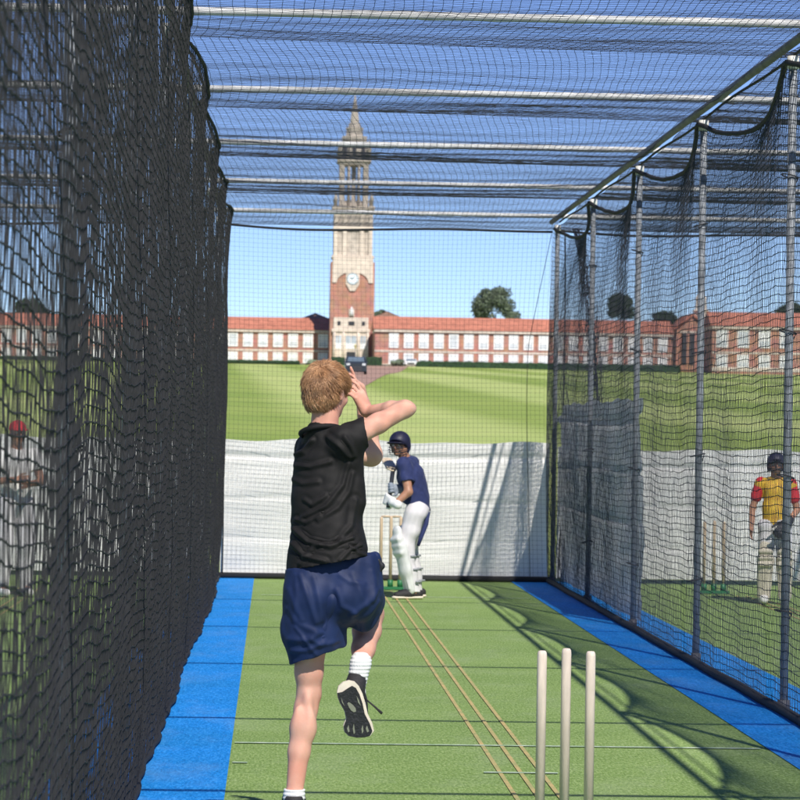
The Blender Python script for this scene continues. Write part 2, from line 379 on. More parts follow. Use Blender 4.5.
edge(ln, np.stack([Xl[:, 0]+.006*np.sin(Yv*9), Y2[:, 0], Z2[:, 0]*0+.022], -1)[::2], .016)

# right wall: net hangs from sagging top rope between the post tops
T = np.linspace(0, 1, 78)
Yv = np.arange(5.3, 31.0, G); i_, u_ = bay(Yv, posts_R); arc = 4*u_*(1-u_)
top = 3.68-.19*arc; tg = top[:, None]; A = arc[:, None]
Yg, Tg = np.meshgrid(Yv, T, indexing='ij'); Z = .03+3.65*Tg-.19*A*Tg**5; Pn = np.stack([Yg, Z, Z*0], -1)
Xr = XR-.02 - .04*np.sin(np.pi*Tg)*(.9+.1*A) + .13*A*Tg**7 + .006*noise3(Pn, 23, .5) + .0016*noise3(Pn, 25, 2.0) + .0005*noise3(Pn, 27, 6) + rng.normal(0, .0007, Z.shape)
Z2 = Z + .035*noise3(Pn, 31, .3)*np.sin(np.pi*Tg) + .006*noise3(Pn, 32, 1.6) + rng.normal(0, .0018, Z.shape)
Y2 = Yg + .010*noise3(Pn, 33, 1.3) + rng.normal(0, .005, Z.shape)
rn = thing('side_net', 'dark side net on the right, its top rope sagging in arcs between the posts', 'net', (XR, 18, 0), 'nets hung on the frame')
net('netting', np.stack([Xr, Y2, Z2], -1), .0021, (1, 0, 0), (1, 0, 0), M['net2'], rn, .0028)
edge(rn, np.stack([Xr[:, -1], Y2[:, -1], Z2[:, -1]], -1)[::2], .017)
edge(rn, np.stack([Xr[:, 0]+.004, Y2[:, 0], Z2[:, 0]*0+.03], -1)[::2], .028, 'ground_hem')
edge(rn, [(XR+.05, y, 3.735+.012*math.sin(y*1.7)) for y in np.linspace(5.3, 31, 60)], .009)

# ties holding the side nets to the posts
def ties(parent, x, posts, dx, zs):
    for y in posts:
        for z in zs:
            zz = z+rng.uniform(-.08, .08); c = [(x+dx*.5+.042*math.cos(a)*1.15, y+.036*math.sin(a), zz+.012*math.sin(a*1.0+y)) for a in np.linspace(0, 6.4, 12)]
            MB().tube(c, .0045, 6).build('tie', M['rope'], parent, True)
            MB().tube([c[0], (c[0][0]-.02, y-.01, zz-.05), (c[0][0]-.015, y+.005, zz-.11)], .0035, 5).build('tie_tail', M['rope'], parent, True)
ties(rn, XR+.02, posts_R[1:6], 0, (.5, 1.35, 2.2, 3.05)); ties(ln, XL-.02, posts_L[1:], 0, (.6, 1.5, 2.4, 3.3))

# roof nets
def roof(x0, x1, label, seed, y0=5.3, sag0=.040, sag1=.02, r=.0017):
    Xv = np.arange(x0, x1+.01, .05); Yv = np.arange(y0, 31.02, .05)
    wires = [b+1.0 for b in bars[1:-1]]; sup = [wires[0]-3.7]+wires+[31.03]
    Xg, Yg = np.meshgrid(Xv, Yv, indexing='ij'); Ysk = Yg-.10*(Xg-1.1)+0*Yg; i_, u = bay(np.where(Yg > 28, Yg, Ysk), sup)
    t = (Xg-x0)/(x1-x0); Pn = np.stack([Xg, Yg, Xg*0], -1)
    rr = np.random.default_rng(seed); k_ = np.clip(i_, 0, 9); last = (i_ == len(sup)-2)
    sag = (sag0+sag1*np.sin(np.pi*np.clip(t, 0, 1)))*rr.uniform(.85, 1.15, 10)[k_]*np.where(last, .25, 1)
    Z = 3.770-.11*np.where(last, u, 0) - sag*4*u*(1-u) + .010*noise3(Pn, seed, .5)*np.sin(np.pi*u) + .0035*np.sin(Yg*11+2*noise3(Pn, seed+4, .3))*np.sin(np.pi*u) + rng.normal(0, .0008, Xg.shape)
    edge_ = np.clip(t*5+.35, 0, 1)*np.clip((1-t)*3, 0, 1)
    X = Xg + .15*(4*u*(1-u))*edge_*np.where(last, .5, 1) + .014*noise3(Pn, seed+1, .35) + .004*noise3(Pn, seed+2, 1.5) + rng.normal(0, .0012, Xg.shape)
    o = thing('roof_net', label, 'net', ((x0+x1)/2, 18, 3.77), 'nets hung on the frame')
    net('netting', np.stack([X, Yg, Z], -1), r, (0, 0, 1), (0, 0, 1), M['net2'], o)
    edge(o, [(x, 31.03, 3.66-.02*math.sin((x-x0)*2.2)-.035*math.sin(math.pi*(x-x0)/(x1-x0))) for x in np.linspace(x0, x1, 24)], .014)
    return o, X, Z, Yg
ro, X_, Z_, Y_ = roof(XL+.03, XR-.02, 'fine dark roof net sagging between the crossbars above the bowling lane', 51)
edge(ro, np.stack([X_[0], Y_[0], Z_[0]], -1)[::3], .010)
roof(XR+.0, XR+PITCH-.05, 'dark roof net over the next lane, behind the right side net', 61, y0=12.5, r=.0023)
roof(XL-PITCH+.05, XL-.09, 'dark roof net over the lane hidden behind the left side net', 71, y0=12.5, r=.0017)

# back nets
def back(x0, x1, label, seed):
    Xv = np.arange(x0, x1+.01, G); Tz = np.linspace(0, 1, 78)
    Xg, Tg = np.meshgrid(Xv, Tz, indexing='ij'); t = (Xg-x0)/(x1-x0)
    Z = .05+3.62*Tg; Pn = np.stack([Xg, Z, Z*0], -1)
    Y = 31.03-.10*np.sin(np.pi*t)*np.sin(np.pi*Tg)+.02*noise3(Pn, seed, .5)
    X = Xg+.02*noise3(Pn, seed+1, .3)-.05*(t-.5)*np.sin(np.pi*Tg); Z = Z-.05*np.sin(np.pi*t)*Tg+.012*noise3(Pn, seed+2, .4)
    o = thing('back_net', label, 'net', ((x0+x1)/2, 31.03, 0), 'nets hung on the frame')
    net('netting', np.stack([X, Y, Z], -1), .0011, (0, 1, 0), (0, 1, 0), M['net2'], o)
    edge(o, np.stack([X[0], Y[0], Z[0]], -1)[::2], .008); 
    e = X[-1]-.20*np.clip((1-Tz)*3, 0, 1)*.9
    edge(o, np.stack([e, Y[-1]-.02, Z[-1]], -1)[::2], .0035)
    return o
back(XL+.06, XR-.03, 'square-mesh back net hanging behind the batter in the navy shirt', 81)
back(XR+.10, XR+PITCH-.04, 'square-mesh back net of the next lane, behind the child in yellow', 84)
back(XL-PITCH+.04, XL-.06, 'square-mesh back net of the left lane, behind the person in the red cap', 87)

# a gathered drape of spare net near the far right corner
dr = thing('gathered_net', 'narrow dark bunch of gathered spare netting hanging by the far right corner post', 'net', (XR+.15, 29.0, 0), 'nets hung on the frame')
Pd = []
for k in range(34):
    a = rng.uniform(0, 6.28); q = rng.uniform(.1, 1); row = []
    for j in range(30):
        t = j/29; z = 3.62*(1-t)+1.2*t; wd = .05+.05*t
        row.append((XR+.14+.10*math.sin(t*1.7)+wd*q*math.cos(a+t)+rng.normal(0, .006), 28.9+1.2*(1-t)**3+wd*q*math.sin(a+t)+rng.normal(0, .006), z))
    Pd.append(row)
V, F = tubes(np.array(Pd), .0026, (1, .2, 0)); mk('netting', V, F, M['net2'], dr, True)

# ------------------------------------------------------------------ sheets along the nets
def hung_sheet(name, label, p0, p1, z1, seed, m, nrm, amp=.009, z0=.05):
    nu, nv = 150, 60; u = np.linspace(0, 1, nu); v = np.linspace(0, 1, nv); U, Vv = np.meshgrid(u, v, indexing='ij')
    p0 = np.array(p0, float); p1 = np.array(p1, float); L = np.linalg.norm(p1-p0)
    zt = z1+.012*np.sin(u*L*3.1+seed)+.008*np.sin(u*L*8+seed*2)
    Z = z0+(zt[:, None]-z0)*Vv
    S = np.stack([U*L, Z, Z*0], -1)
    d = amp*noise3(S*np.array([.35, 1, 1]), seed, 1.0)+amp*.35*noise3(S*np.array([.6, 1, 1]), seed+1, 2.6)+amp*.25*noise3(S*np.array([.15, 1.6, 1]), seed+2, 5)
    d += -amp*2.0*np.exp(-((Z-(z1-.62+.03*np.sin(U*4)))/.012)**2)-amp*1.5*np.exp(-((Z-(z1-1.02-.02*np.sin(U*3)))/.014)**2)-amp*3*np.exp(-((Z-(z1-.17-.02*np.sin(U*5)))/.028)**2)
    P = p0+(p1-p0)*U[..., None]; P = P+np.array(nrm)*d[..., None]; P[..., 2] = Z
    th = .003; P2 = P-np.array(nrm)*th
    idx = np.arange(nu*nv).reshape(nu, nv)
    F1 = np.stack([idx[:-1, :-1], idx[1:, :-1], idx[1:, 1:], idx[:-1, 1:]], -1).reshape(-1, 4); F2 = F1[:, ::-1]+nu*nv
    o = mk(name, P.reshape(-1, 3), F1, m, None, True)
    return setp(o, label, 'sheet', 'windbreak sheets tied along the nets')
hung_sheet('windbreak_sheet', 'long creased grey-white sheet across the lane end, behind the batter in navy', (XL+.04, 31.10, 0), (XR-.01, 31.10, 0), 1.44, 4, M['sheet'], (0, -1, 0))
hung_sheet('windbreak_sheet', 'grey-white sheet behind the child in the yellow shirt, seen through the right net', (XR+.08, 31.12, 0), (XR+PITCH, 31.12, 0), 1.40, 14, M['sheet'], (0, -1, 0))
hung_sheet('windbreak_sheet', 'grey-white sheet behind the person in the red cap, seen through the left net', (XL-PITCH, 31.12, 0), (XL-.08, 31.12, 0), 1.44, 24, M['sheet'], (0, -1, 0))
hung_sheet('windbreak_sheet', 'taller grey side sheet in shade outside the last bays of the right net', (XR+.10, 24.1, 0), (XR+.10, 30.95, 0), 1.85, 34, M['side_sheet'], (1, 0, 0), .02)
setp(MB().tube([(XL+.02, 31.06, .03), (1, 31.05, .028), (XR+.02, 31.06, .03)], .032, 8).build('sheet_foot_shade', M['gap_shade'], None, True),  # added tube that paints the shade in the gap under the sheet
     'black tube standing in for shade under the back sheet behind the batter in navy', 'tube')

# ------------------------------------------------------------------ stumps
def stumps(name_label, x, y, m, bails, r=.019, dx=.095, h=.711, group='sets of cricket stumps'):
    t = thing('stump_set', name_label, 'stumps', (x, y, 0), group)
    b = MB().box(x-.15, x+.15, y-.04, y+.04, .008, .035); 
    bo = b.build('base', M['green_base'], t)
    for k in (-1, 0, 1): MB().tube([(x+k*dx, y, .03), (x+k*dx, y, .10)], .028, 10).build('socket', M['green_base'], bo, True)
    for k in (-1, 0, 1):
        hh = h+(.010 if k == 0 else 0)
        MB().tube([(x+k*dx, y, .04), (x+k*dx, y, hh-.02), (x+k*dx, y, hh-.008), (x+k*dx, y, hh-.001), (x+k*dx, y, hh)],
                  [r, r, r*.93, r*.7, r*.35], 18).build('stump', m, t, True)
    if bails:
        for k in (-.5, .5):
            xx = x+k*dx; MB().tube([(xx-.05, y, h+.006), (xx-.03, y, h+.006), (xx-.028, y, h+.006), (xx+.028, y, h+.006), (xx+.03, y, h+.006), (xx+.05, y, h+.006)],
                                   [.006, .006, .010, .010, .006, .006], 8).build('bail', m, t, True)
stumps('three pale bare wooden stumps close to the camera at lower right, without bails', 1.15, 11.65, M['stump'], False)
stumps('golden wooden stumps with bails in a green base beside the batter in navy', 1.15, 29.2, M['stump_gold'], True, .016)
stumps('golden wooden stumps seen through the right net beside the child in yellow', 4.33, 29.3, M['stump_gold'], False, .016)

# ------------------------------------------------------------------ implicit modelling
class SDF:
    def __init__(s, lo, hi, h):
        s.lo = np.array(lo, float); s.h = h; s.n = np.ceil((np.array(hi)-s.lo)/h).astype(int)+1
        s.f = np.full(s.n, 9.0, np.float32)
    def block(s, lo, hi):
        a = np.clip(np.floor((lo-s.lo)/s.h).astype(int), 0, s.n); b = np.clip(np.ceil((hi-s.lo)/s.h).astype(int)+1, 0, s.n)
        sl_ = tuple(slice(a[k], b[k]) for k in range(3))
        g = np.meshgrid(*[s.lo[k]+s.h*np.arange(a[k], b[k]) for k in range(3)], indexing='ij')
        return sl_, np.stack(g, -1)
    def blend(s, sl_, d, k):
        a = s.f[sl_]
        if k <= 0: s.f[sl_] = np.minimum(a, d); return
        hh = np.maximum(k-np.abs(a-d), 0)/k; s.f[sl_] = np.minimum(a, d)-hh*hh*k*.25
    def cone(s, a, b, ra, rb, k=.02, flat=None):
        a = np.asarray(a, float); b = np.asarray(b, float); m = max(ra, rb)*1.05+k+3*s.h
        if flat: m = m*max(1, flat[1])+.01
        sl_, P = s.block(np.minimum(a, b)-m, np.maximum(a, b)+m)
        if P.size == 0: return s
        ba = b-a; L = ba@ba+1e-12; t = np.clip((P-a)@ba/L, 0, 1); q = P-(a+t[..., None]*ba)
        r = ra+(rb-ra)*t
        if flat:
            dr_ = np.array(flat[0], float); dr_ /= np.linalg.norm(dr_); c = q@dr_; q = q+dr_*(c/flat[1]-c)[..., None]
        s.blend(sl_, np.linalg.norm(q, axis=-1)-r, k); return s
    def chain(s, pts, rs, k=.02, flat=None):
        for i in range(len(pts)-1): s.cone(pts[i], pts[i+1], rs[i], rs[i+1], k, flat)
        return s
    def ell(s, c, r, k=.02, rot=None, sub=False):
        c = np.asarray(c, float); r = np.array(r, float); m = r.max()+k+3*s.h; sl_, P = s.block(c-m, c+m)
        if P.size == 0: return s
        q = P-c
        if rot is not None: q = q@rot
        k0 = np.linalg.norm(q/r, axis=-1); k1 = np.linalg.norm(q/(r*r), axis=-1)+1e-9; d = k0*(k0-1)/k1
        if sub:
            a = s.f[sl_]; hh = np.maximum(k-np.abs(a+d), 0)/max(k, 1e-6); s.f[sl_] = np.maximum(a, -d)+hh*hh*k*.25
        else: s.blend(sl_, d, k)
        return s
    def cut(s, p, nrm):
        """remove the side the normal points to"""
        p = np.asarray(p, float); nn = np.array(nrm, float); nn /= np.linalg.norm(nn)
        g = np.meshgrid(*[s.lo[k]+s.h*np.arange(s.n[k]) for k in range(3)], indexing='ij')
        d = (g[0]-p[0])*nn[0]+(g[1]-p[1])*nn[1]+(g[2]-p[2])*nn[2]
        s.f = np.maximum(s.f, d.astype(np.float32)); return s
    def cut_near(s, p, nrm, rad):
        p = np.asarray(p, float); nn = np.array(nrm, float); nn /= np.linalg.norm(nn)
        sl_, P = s.block(p-rad, p+rad); q = P-p
        d = np.where(np.linalg.norm(q, axis=-1) < rad, q@nn, -9); s.f[sl_] = np.maximum(s.f[sl_], d); return s
    def mesh(s):
        f = s.f; sg = f < 0; n = f.shape
        c = [sg[a:n[0]-1+a, b:n[1]-1+b, d:n[2]-1+d] for a in (0, 1) for b in (0, 1) for d in (0, 1)]
        allv = c[0].copy(); anyv = c[0].copy()
        for q in c[1:]: allv &= q; anyv |= q
        act = anyv & ~allv; ijk = np.argwhere(act)
        if len(ijk) == 0: return np.zeros((0, 3)), np.zeros((0, 4), int)
        acc = np.zeros((len(ijk), 3)); cnt = np.zeros(len(ijk))
        for ax in range(3):
            o1, o2 = [q for q in range(3) if q != ax]
            for u in (0, 1):
                for v in (0, 1):
                    A = ijk.copy(); A[:, o1] += u; A[:, o2] += v; B = A.copy(); B[:, ax] += 1
                    fa = f[A[:, 0], A[:, 1], A[:, 2]]; fb = f[B[:, 0], B[:, 1], B[:, 2]]; x = (fa < 0) != (fb < 0)
                    t = np.where(x, fa/np.where(x, fa-fb, 1), 0); p = A.astype(float); p[:, ax] += t
                    acc += p*x[:, None]; cnt += x
        V = s.lo+s.h*acc/np.maximum(cnt, 1)[:, None]
        idx = np.full(act.shape, -1, int); idx[act] = np.arange(len(ijk)); Q = []
        for ax in range(3):
            o1, o2 = (ax+1) % 3, (ax+2) % 3
            s0 = [slice(None)]*3; s1 = [slice(None)]*3; s0[ax] = slice(0, n[ax]-1); s1[ax] = slice(1, n[ax])
            a = sg[tuple(s0)]; b = sg[tuple(s1)]; E = np.argwhere(a != b)
            ok = (E[:, o1] > 0) & (E[:, o2] > 0) & (E[:, o1] < n[o1]-1) & (E[:, o2] < n[o2]-1); E = E[ok]
            fl = a[E[:, 0], E[:, 1], E[:, 2]]
            def cell(d1, d2):
                q = E.copy(); q[:, o1] -= d1; q[:, o2] -= d2; return idx[q[:, 0], q[:, 1], q[:, 2]]
            q = np.stack([cell(1, 1), cell(0, 1), cell(0, 0), cell(1, 0)], -1); q[~fl] = q[~fl][:, ::-1]; Q.append(q)
        return V, np.concatenate(Q)
def vnormals(V, F):
    N = np.zeros_like(V); a = V[F[:, 2]]-V[F[:, 0]]; b = V[F[:, 3]]-V[F[:, 1]]; c = np.cross(a, b)
    for k in range(4): np.add.at(N, F[:, k], c)
    return N/(np.linalg.norm(N, axis=1, keepdims=True)+1e-12)
def lap(V, F, it=1, w=.5):
    for _ in range(it):
        S = np.zeros_like(V); c = np.zeros(len(V))
        for a, b in ((0, 1), (1, 2), (2, 3), (3, 0)):
            np.add.at(S, F[:, a], V[F[:, b]]); np.add.at(S, F[:, b], V[F[:, a]]); np.add.at(c, F[:, a], 1); np.add.at(c, F[:, b], 1)
        V = V*(1-w)+w*S/np.maximum(c, 1)[:, None]
    return V
def sdf_obj(name, s, m, parent, it=1, disp=None):
    V, F = s.mesh(); V = lap(V, F, it)
    if disp is not None: V = V+vnormals(V, F)*disp(V)[:, None]
    return mk(name, V, F, m, parent, True)
def hollow(s, th):
    """shell of the current solid, to be cut open afterwards"""
    s.f = np.maximum(s.f, -(s.f+th)); return s
def seg_dist(V, pts):
    out = np.full(len(V), 9.0)
    for a, b in zip(pts[:-1], pts[1:]):
        a = np.array(a); b = np.array(b); ba = b-a; t = np.clip((V-a)@ba/(ba@ba+1e-12), 0, 1); out = np.minimum(out, np.linalg.norm(V-(a+t[:, None]*ba), axis=1))
    return out
def rotz(a): return np.array([[math.cos(a), -math.sin(a), 0], [math.sin(a), math.cos(a), 0], [0, 0, 1]])
def head_frame(yaw, pitch=0):
    """columns: right-hand side, face direction, up"""
    f = np.array([math.sin(yaw)*math.cos(pitch), math.cos(yaw)*math.cos(pitch), math.sin(pitch)])
    r = np.array([math.cos(yaw), -math.sin(yaw), 0]); u = np.cross(r, f); return np.stack([r, f, u], 1)
def add_head(s, c, Fm, sc=1.0):
    """skull, jaw, nose, ears, brow, lips into an SDF; c = skull centre"""
    c = np.asarray(c); g = lambda x, y, z: c+Fm@(np.array([x, y, z])*sc)
    s.ell(g(0, -.005, .02), np.array([.072, .092, .088])*sc, .02, Fm)
    s.ell(g(0, .028, -.035), np.array([.056, .062, .070])*sc, .03, Fm)
    s.ell(g(0, .062, -.085), np.array([.024, .022, .018])*sc, .03, Fm)
    s.cone(g(0, .088, .012), g(0, .108, -.028), .009*sc, .013*sc, .012)
    for q in (-1, 1):
        s.ell(g(q*.030, .078, .020), np.array([.020, .014, .008])*sc, .012, Fm)
        s.ell(g(q*.030, .092, .003), np.array([.014, .012, .009])*sc, .006, Fm, sub=True)
        s.ell(g(q*.035, .066, -.030), np.array([.020, .018, .018])*sc, .02, Fm)
        s.ell(g(q*.076, -.004, -.012), np.array([.009, .018, .030])*sc, .006, Fm)
        s.ell(g(q*.086, .002, -.010), np.array([.006, .010, .017])*sc, .004, Fm, sub=True)
    s.ell(g(0, .088, -.056), np.array([.020, .010, .006])*sc, .006, Fm)
def eyes_mouth(parent, c, Fm, sc=1.0):
    c = np.asarray(c); g = lambda x, y, z: c+Fm@(np.array([x, y, z])*sc)
    for q in (-1, 1):
        e = SDF(g(q*.030, .079, .003)-.02*sc, g(q*.030, .079, .003)+.02*sc, .0025); e.ell(g(q*.030, .079, .003), np.array([.0115]*3)*sc, 0)
        eo = sdf_obj('eye', e, M['eye'], parent, 1)
        e = SDF(g(q*.030, .088, .003)-.012*sc, g(q*.030, .088, .003)+.012*sc, .002); e.ell(g(q*.030, .087, .003), np.array([.0055, .004, .0055])*sc, 0, Fm)
        sdf_obj('iris', e, M['pupil'], eo, 1)
    l = SDF(g(0, .095, -.056)-.035, g(0, .095, -.056)+.035, .003); l.ell(g(0, .094, -.056), np.array([.021, .007, .0065])*sc, 0, Fm); sdf_obj('mouth', l, M['lips'], parent, 1)
def add_hand(s, wrist, palm_dir, palm_nrm, side, curl, sc=1.0, r=.0085, k=.006):
    """five-finger hand; palm_dir wrist->knuckles, palm_nrm out of the palm, side=+1 thumb on +cross"""
    d = np.array(palm_dir, float); d /= np.linalg.norm(d); nn = np.array(palm_nrm, float); nn -= d*(nn@d); nn /= np.linalg.norm(nn)
    lat = np.cross(d, nn)*side; w_ = np.asarray(wrist)
    for q in (-.026, -.009, .009, .026):
        s.cone(w_+lat*q*.7*sc+d*.012*sc, w_+(lat*q+d*.078)*sc, .017*sc, .0135*sc, .012)
    for j, (q, L) in enumerate(((.030, .066), (.010, .074), (-.010, .070), (-.029, .055))):
        p = w_+(lat*q+d*.080)*sc; a = 0; cu = curl[j] if hasattr(curl, '__len__') else curl
        dd = d+lat*q*3
        for m_, fr_ in enumerate((.45, .30, .25)):
            a += cu*(1.0 if m_ else .7); v = dd*math.cos(a)+nn*math.sin(a); v /= np.linalg.norm(v)
            p2 = p+v*L*fr_*sc; s.cone(p, p2, (r-.0005*m_)*sc, (r-.0005*(m_+1))*sc, k*.5); p = p2
    p = w_+(lat*.026+d*.022+nn*.004)*sc; v1 = d*.55+lat*.75+nn*.35; v2 = d*.85+lat*.25+nn*.45
    p2 = p+v1/np.linalg.norm(v1)*.036*sc; s.cone(p, p2, .014*sc, .0105*sc, .010); p3 = p2+v2/np.linalg.norm(v2)*.046*sc; s.cone(p2, p3, .0105*sc, .0085*sc, .004)

# ------------------------------------------------------------------ the bowler
YB = 12.2
def B(x, y, dy=0): return at(x, y, YB+dy)
bw = thing('person', 'boy in black T-shirt and navy shorts leaping in to bowl, seen from behind', 'person', (.12, 12.2, 0))
LS, RS = B(311, 450, .17), B(345, 441, -.07)
chest_dir = np.array([math.sin(R(48)), math.cos(R(48)), 0])          # the way the chest faces
HC = B(327, 391, .02); HF = head_frame(R(38), R(-6))
lh, rh = B(311, 588, .02), B(355, 588, .0)
b = SDF((-.25, 11.7, -.05), (.85, 12.85, 1.95), .0055)
# torso under the shirt
b.cone(B(324, 462, .03), B(327, 520, .02), .085, .085, .03, (chest_dir, .8)); b.cone(B(327, 520, .02), B(332, 580, .0), .085, .10, .03, (chest_dir, .85))
b.cone(LS, RS, .045, .045, .03); b.cone(B(326, 405, .0), B(323, 446, .0), .054, .060, .025); b.cone(B(323, 438, .0), RS, .045, .042, .03); b.cone(B(322, 438, .02), LS, .045, .042, .03)
add_head(b, HC, HF, 1.0)
# right arm: up and out to the elbow, forearm folded back to the face
RE = B(405, 409, .0); RW = B(367, 412, .17)
b.chain([RS, RS*.45+RE*.55, RE], [.048, .040, .036], .02); b.ell(B(412.5, 408.5, .01), (.016, .022, .018), .02)
b.chain([RE, RE*.65+RW*.35, RW], [.036, .037, .025], .015)
add_hand(b, RW, B(357.5, 392, .15)-RW, np.array([-.8, .5, .1]), -1, [.35, .55, .7, .8], 1.0)
# left arm: elbow low in front, forearm up to the face
LE = B(371, 455, .30); LW = B(363, 402, .33)
b.chain([LS, LS*.5+LE*.5, LE], [.048, .046, .046], .02); b.chain([LE, LE*.6+LW*.4, LW], [.045, .040, .028], .02)
add_hand(b, LW, B(357.5, 378, .28)-LW, np.array([-.7, -.4, .1]), -1, [.04, .40, .7, .9], 1.05)
# standing left leg
lk, la = B(309, 694, .05), B(294, 797, -.05)
b.chain([lh, lh*.5+lk*.5, B(309, 672, .04), lk], [.082, .070, .056, .048], .02)
b.chain([lk, B(306, 708, .04), B(303, 728, .0), B(299, 752, -.02), la], [.047, .046, .051, .043, .033], .02)
b.ell(B(309, 724, -.028), (.026, .024, .065), .025); b.ell(B(298, 721, -.022), (.022, .024, .06), .025)
b.ell(B(308, 700, -.008), (.016, .02, .03), .03)
fl = la.copy(); fl[2] = .06; b.cone(la, fl+np.array([0, .02, 0]), .036, .036, .02); b.cone(fl, fl+np.array([.01, .17, -.03]), .036, .028, .02)
# bent right leg
rk, ra = B(370, 614, .34), B(360.5, 664, .04)
b.chain([rh, rh*.5+rk*.5, rk], [.085, .074, .056], .02); b.chain([rk, rk*.66+ra*.34, rk*.3+ra*.7, ra], [.056, .058, .047, .035], .02)
b.cone(ra, B(356, 684, .03), .034, .032, .02); b.cone(B(356, 684, .04), B(360, 722, .06), .03, .026, .02)
body = sdf_obj('body', b, M['skin'], bw, 2)
eyes_mouth(bw, HC, HF)

# T-shirt
s = SDF((-.2, 11.8, .85), (.65, 12.7, 1.75), .005)
cd_ = (chest_dir, .85)
s.chain([B(325, 467, .04), B(326, 500, .03), B(326, 528, .02), B(328, 552, .01), B(328, 610, 0)], [.143, .149, .152, .170, .215], .03, cd_)
s.cone(LS, RS, .062, .062, .05); s.cone(B(322, 437, .02), RS, .052, .050, .04); s.cone(B(320, 438, .04), LS+np.array([0, 0, .0]), .056, .052, .04)
s.chain([RS, B(372, 428, -.05)], [.064, .060], .03); s.chain([LS, B(345, 452, .26)], [.060, .060], .03)
s.cone(B(351, 458, -.05), B(356, 500, -.03), .045, .04, .05)
s.cone(B(323, 418, 0), B(323, 440, 0), .062, .072, .02)
hollow(s, .011)
s.cut(B(328, 562.5, 0), np.array([.20, 0, -1]))
s.cut_near(B(366, 430, -.06), np.array([1, 0, .18]), .095); s.cut_near(B(349, 453, .27), LE-LS, .08)
s.cut_near(B(321, 432, 0), (B(333, 419, .03)-B(328, 431, 0)), .125)
folds = []
for pts, hgt, wd in (
    ([(349, 464), (343, 485), (326, 506), (302, 518)], .009, .007), ([(353, 474), (349, 492), (338, 508), (318, 520)], .008, .007),
    ([(296, 466), (310, 467), (330, 462)], .010, .008), ([(295, 455), (303, 452), (312, 440)], .013, .007), ([(293, 480), (303, 484), (318, 482)], .008, .008),
    ([(294, 530), (308, 542), (330, 546), (352, 538)], .014, .008), ([(296, 520), (306, 523), (320, 515)], .010, .006), ([(293, 545), (304, 556), (325, 561)], .013, .008),
    ([(350, 545), (358, 552), (366, 556)], .010, .006), ([(356, 500), (352, 525), (340, 540)], .010, .008), ([(345, 437), (351, 446), (354, 456)], .008, .008),
    ([(328, 437), (340, 447), (350, 458)], .009, .008), ([(305, 500), (312, 505), (326, 496)], .007, .007), ([(300, 564), (312, 548), (320, 545)], .008, .007), ([(340, 560), (350, 550), (362, 545)], .009, .006)):
    folds.append(([B(x, y, -.13) for x, y in pts], hgt, wd))
def shirt_disp(V):
    d = .0022*noise3(V*np.array([1, 1, 1.6]), 101, 5)+.0005*noise3(V*np.array([1, 1, 1.5]), 102, 15)
    for pts, hgt, wd in folds:
        q = np.array(pts); VV = V.copy(); VV[:, 1] = q[:, 1].mean()
        # flatten along the view depth so that the crease runs over the back
        dd = seg_dist(VV, q); back_side = np.clip((12.32-V[:, 1])/.1, 0, 1)
        wd = wd*1.15; hgt = hgt*.72; d = d+(hgt*np.exp(-(dd/wd)**2)-hgt*.5*np.exp(-((dd-wd*2.0)/(wd*1.1))**2))*back_side
    return d
shirt = sdf_obj('t_shirt', s, M['black_shirt'], bw, 1, shirt_disp)
cl = MB()
cpts = []
for k in range(25):
    a = 2*math.pi*k/24; c = B(320.5, 431.5, 0); u = (np.array([1, 0, .12])); v = np.array([0, 1, -.30]); cpts.append(c+u*.080*math.cos(a)+v*.070*math.sin(a))
MB().tube(cpts, .011, 8, False).build('collar', M['black_shirt'], shirt, True)

# shorts
h_ = SDF((-.2, 11.75, .5), (.8, 12.85, 1.25), .005)
h_.ell(B(320, 594, .0), (.135, .125, .115), .05); h_.ell(B(353, 592, .0), (.115, .125, .105), .05)
h_.cone(B(312, 572, .0), B(355, 566, .0), .110, .108, .05)
h_.chain([B(312, 600, .0), B(311, 630, .01), B(314, 668, .03)], [.118, .112, .098], .045)
h_.cone(B(330, 628, .03), B(336, 650, .05), .062, .050, .04)
h_.chain([B(353, 594, .0), B(358, 600, .10), B(364, 612, .36)], [.108, .098, .082], .04); h_.cone(B(354, 598, .0), B(362, 618, .05), .095, .058, .03); h_.cone(B(358, 604, .0), B(364, 626, .03), .07, .028, .02)
h_.ell(B(347, 598, -.045), (.078, .07, .078), .06); h_.ell(B(314, 600, -.04), (.07, .065, .08), .06)
hollow(h_, .012)
h_.cut_near(B(309, 658, .02), np.array([.36, 0, -1]), .20)
h_.cut_near(B(365, 612, .22), np.array([.1, 1, -.25]), .16)
h_.cut(B(334, 560, 0), np.array([-.20, 0, 1]))
sf = []
for pts, hgt, wd in (([(300, 575), (306, 590), (311, 606), (316, 622)], .011, .007), ([(314, 578), (319, 600), (322, 620)], .010, .008), ([(288, 610), (300, 625), (316, 632)], .009, .008),
                     ([(290, 640), (305, 641), (322, 633)], .012, .008), ([(292, 652), (306, 652), (324, 643)], .009, .006), ([(332, 600), (328, 618), (322, 636)], -.016, .014),
                     ([(378, 590), (368, 603), (352, 616)], .011, .007), ([(379, 603), (370, 614), (360, 622)], .009, .006), ([(352, 575), (360, 590), (366, 606)], .006, .008),
                     ([(372, 572), (374, 585), (372, 600)], .008, .007), ([(312, 640), (322, 646), (338, 642)], .008, .006), ([(296, 628), (310, 648), (316, 655)], .008, .005), ([(289, 590), (296, 605), (302, 620)], .009, .007),
                     ([(340, 575), (350, 582), (364, 584)], .006, .006), ([(336, 590), (342, 606), (356, 614)], .009, .007), ([(296, 576), (297, 600), (294, 622)], .007, .006)):
    sf.append(([B(x, y, -.12) for x, y in pts], hgt, wd))
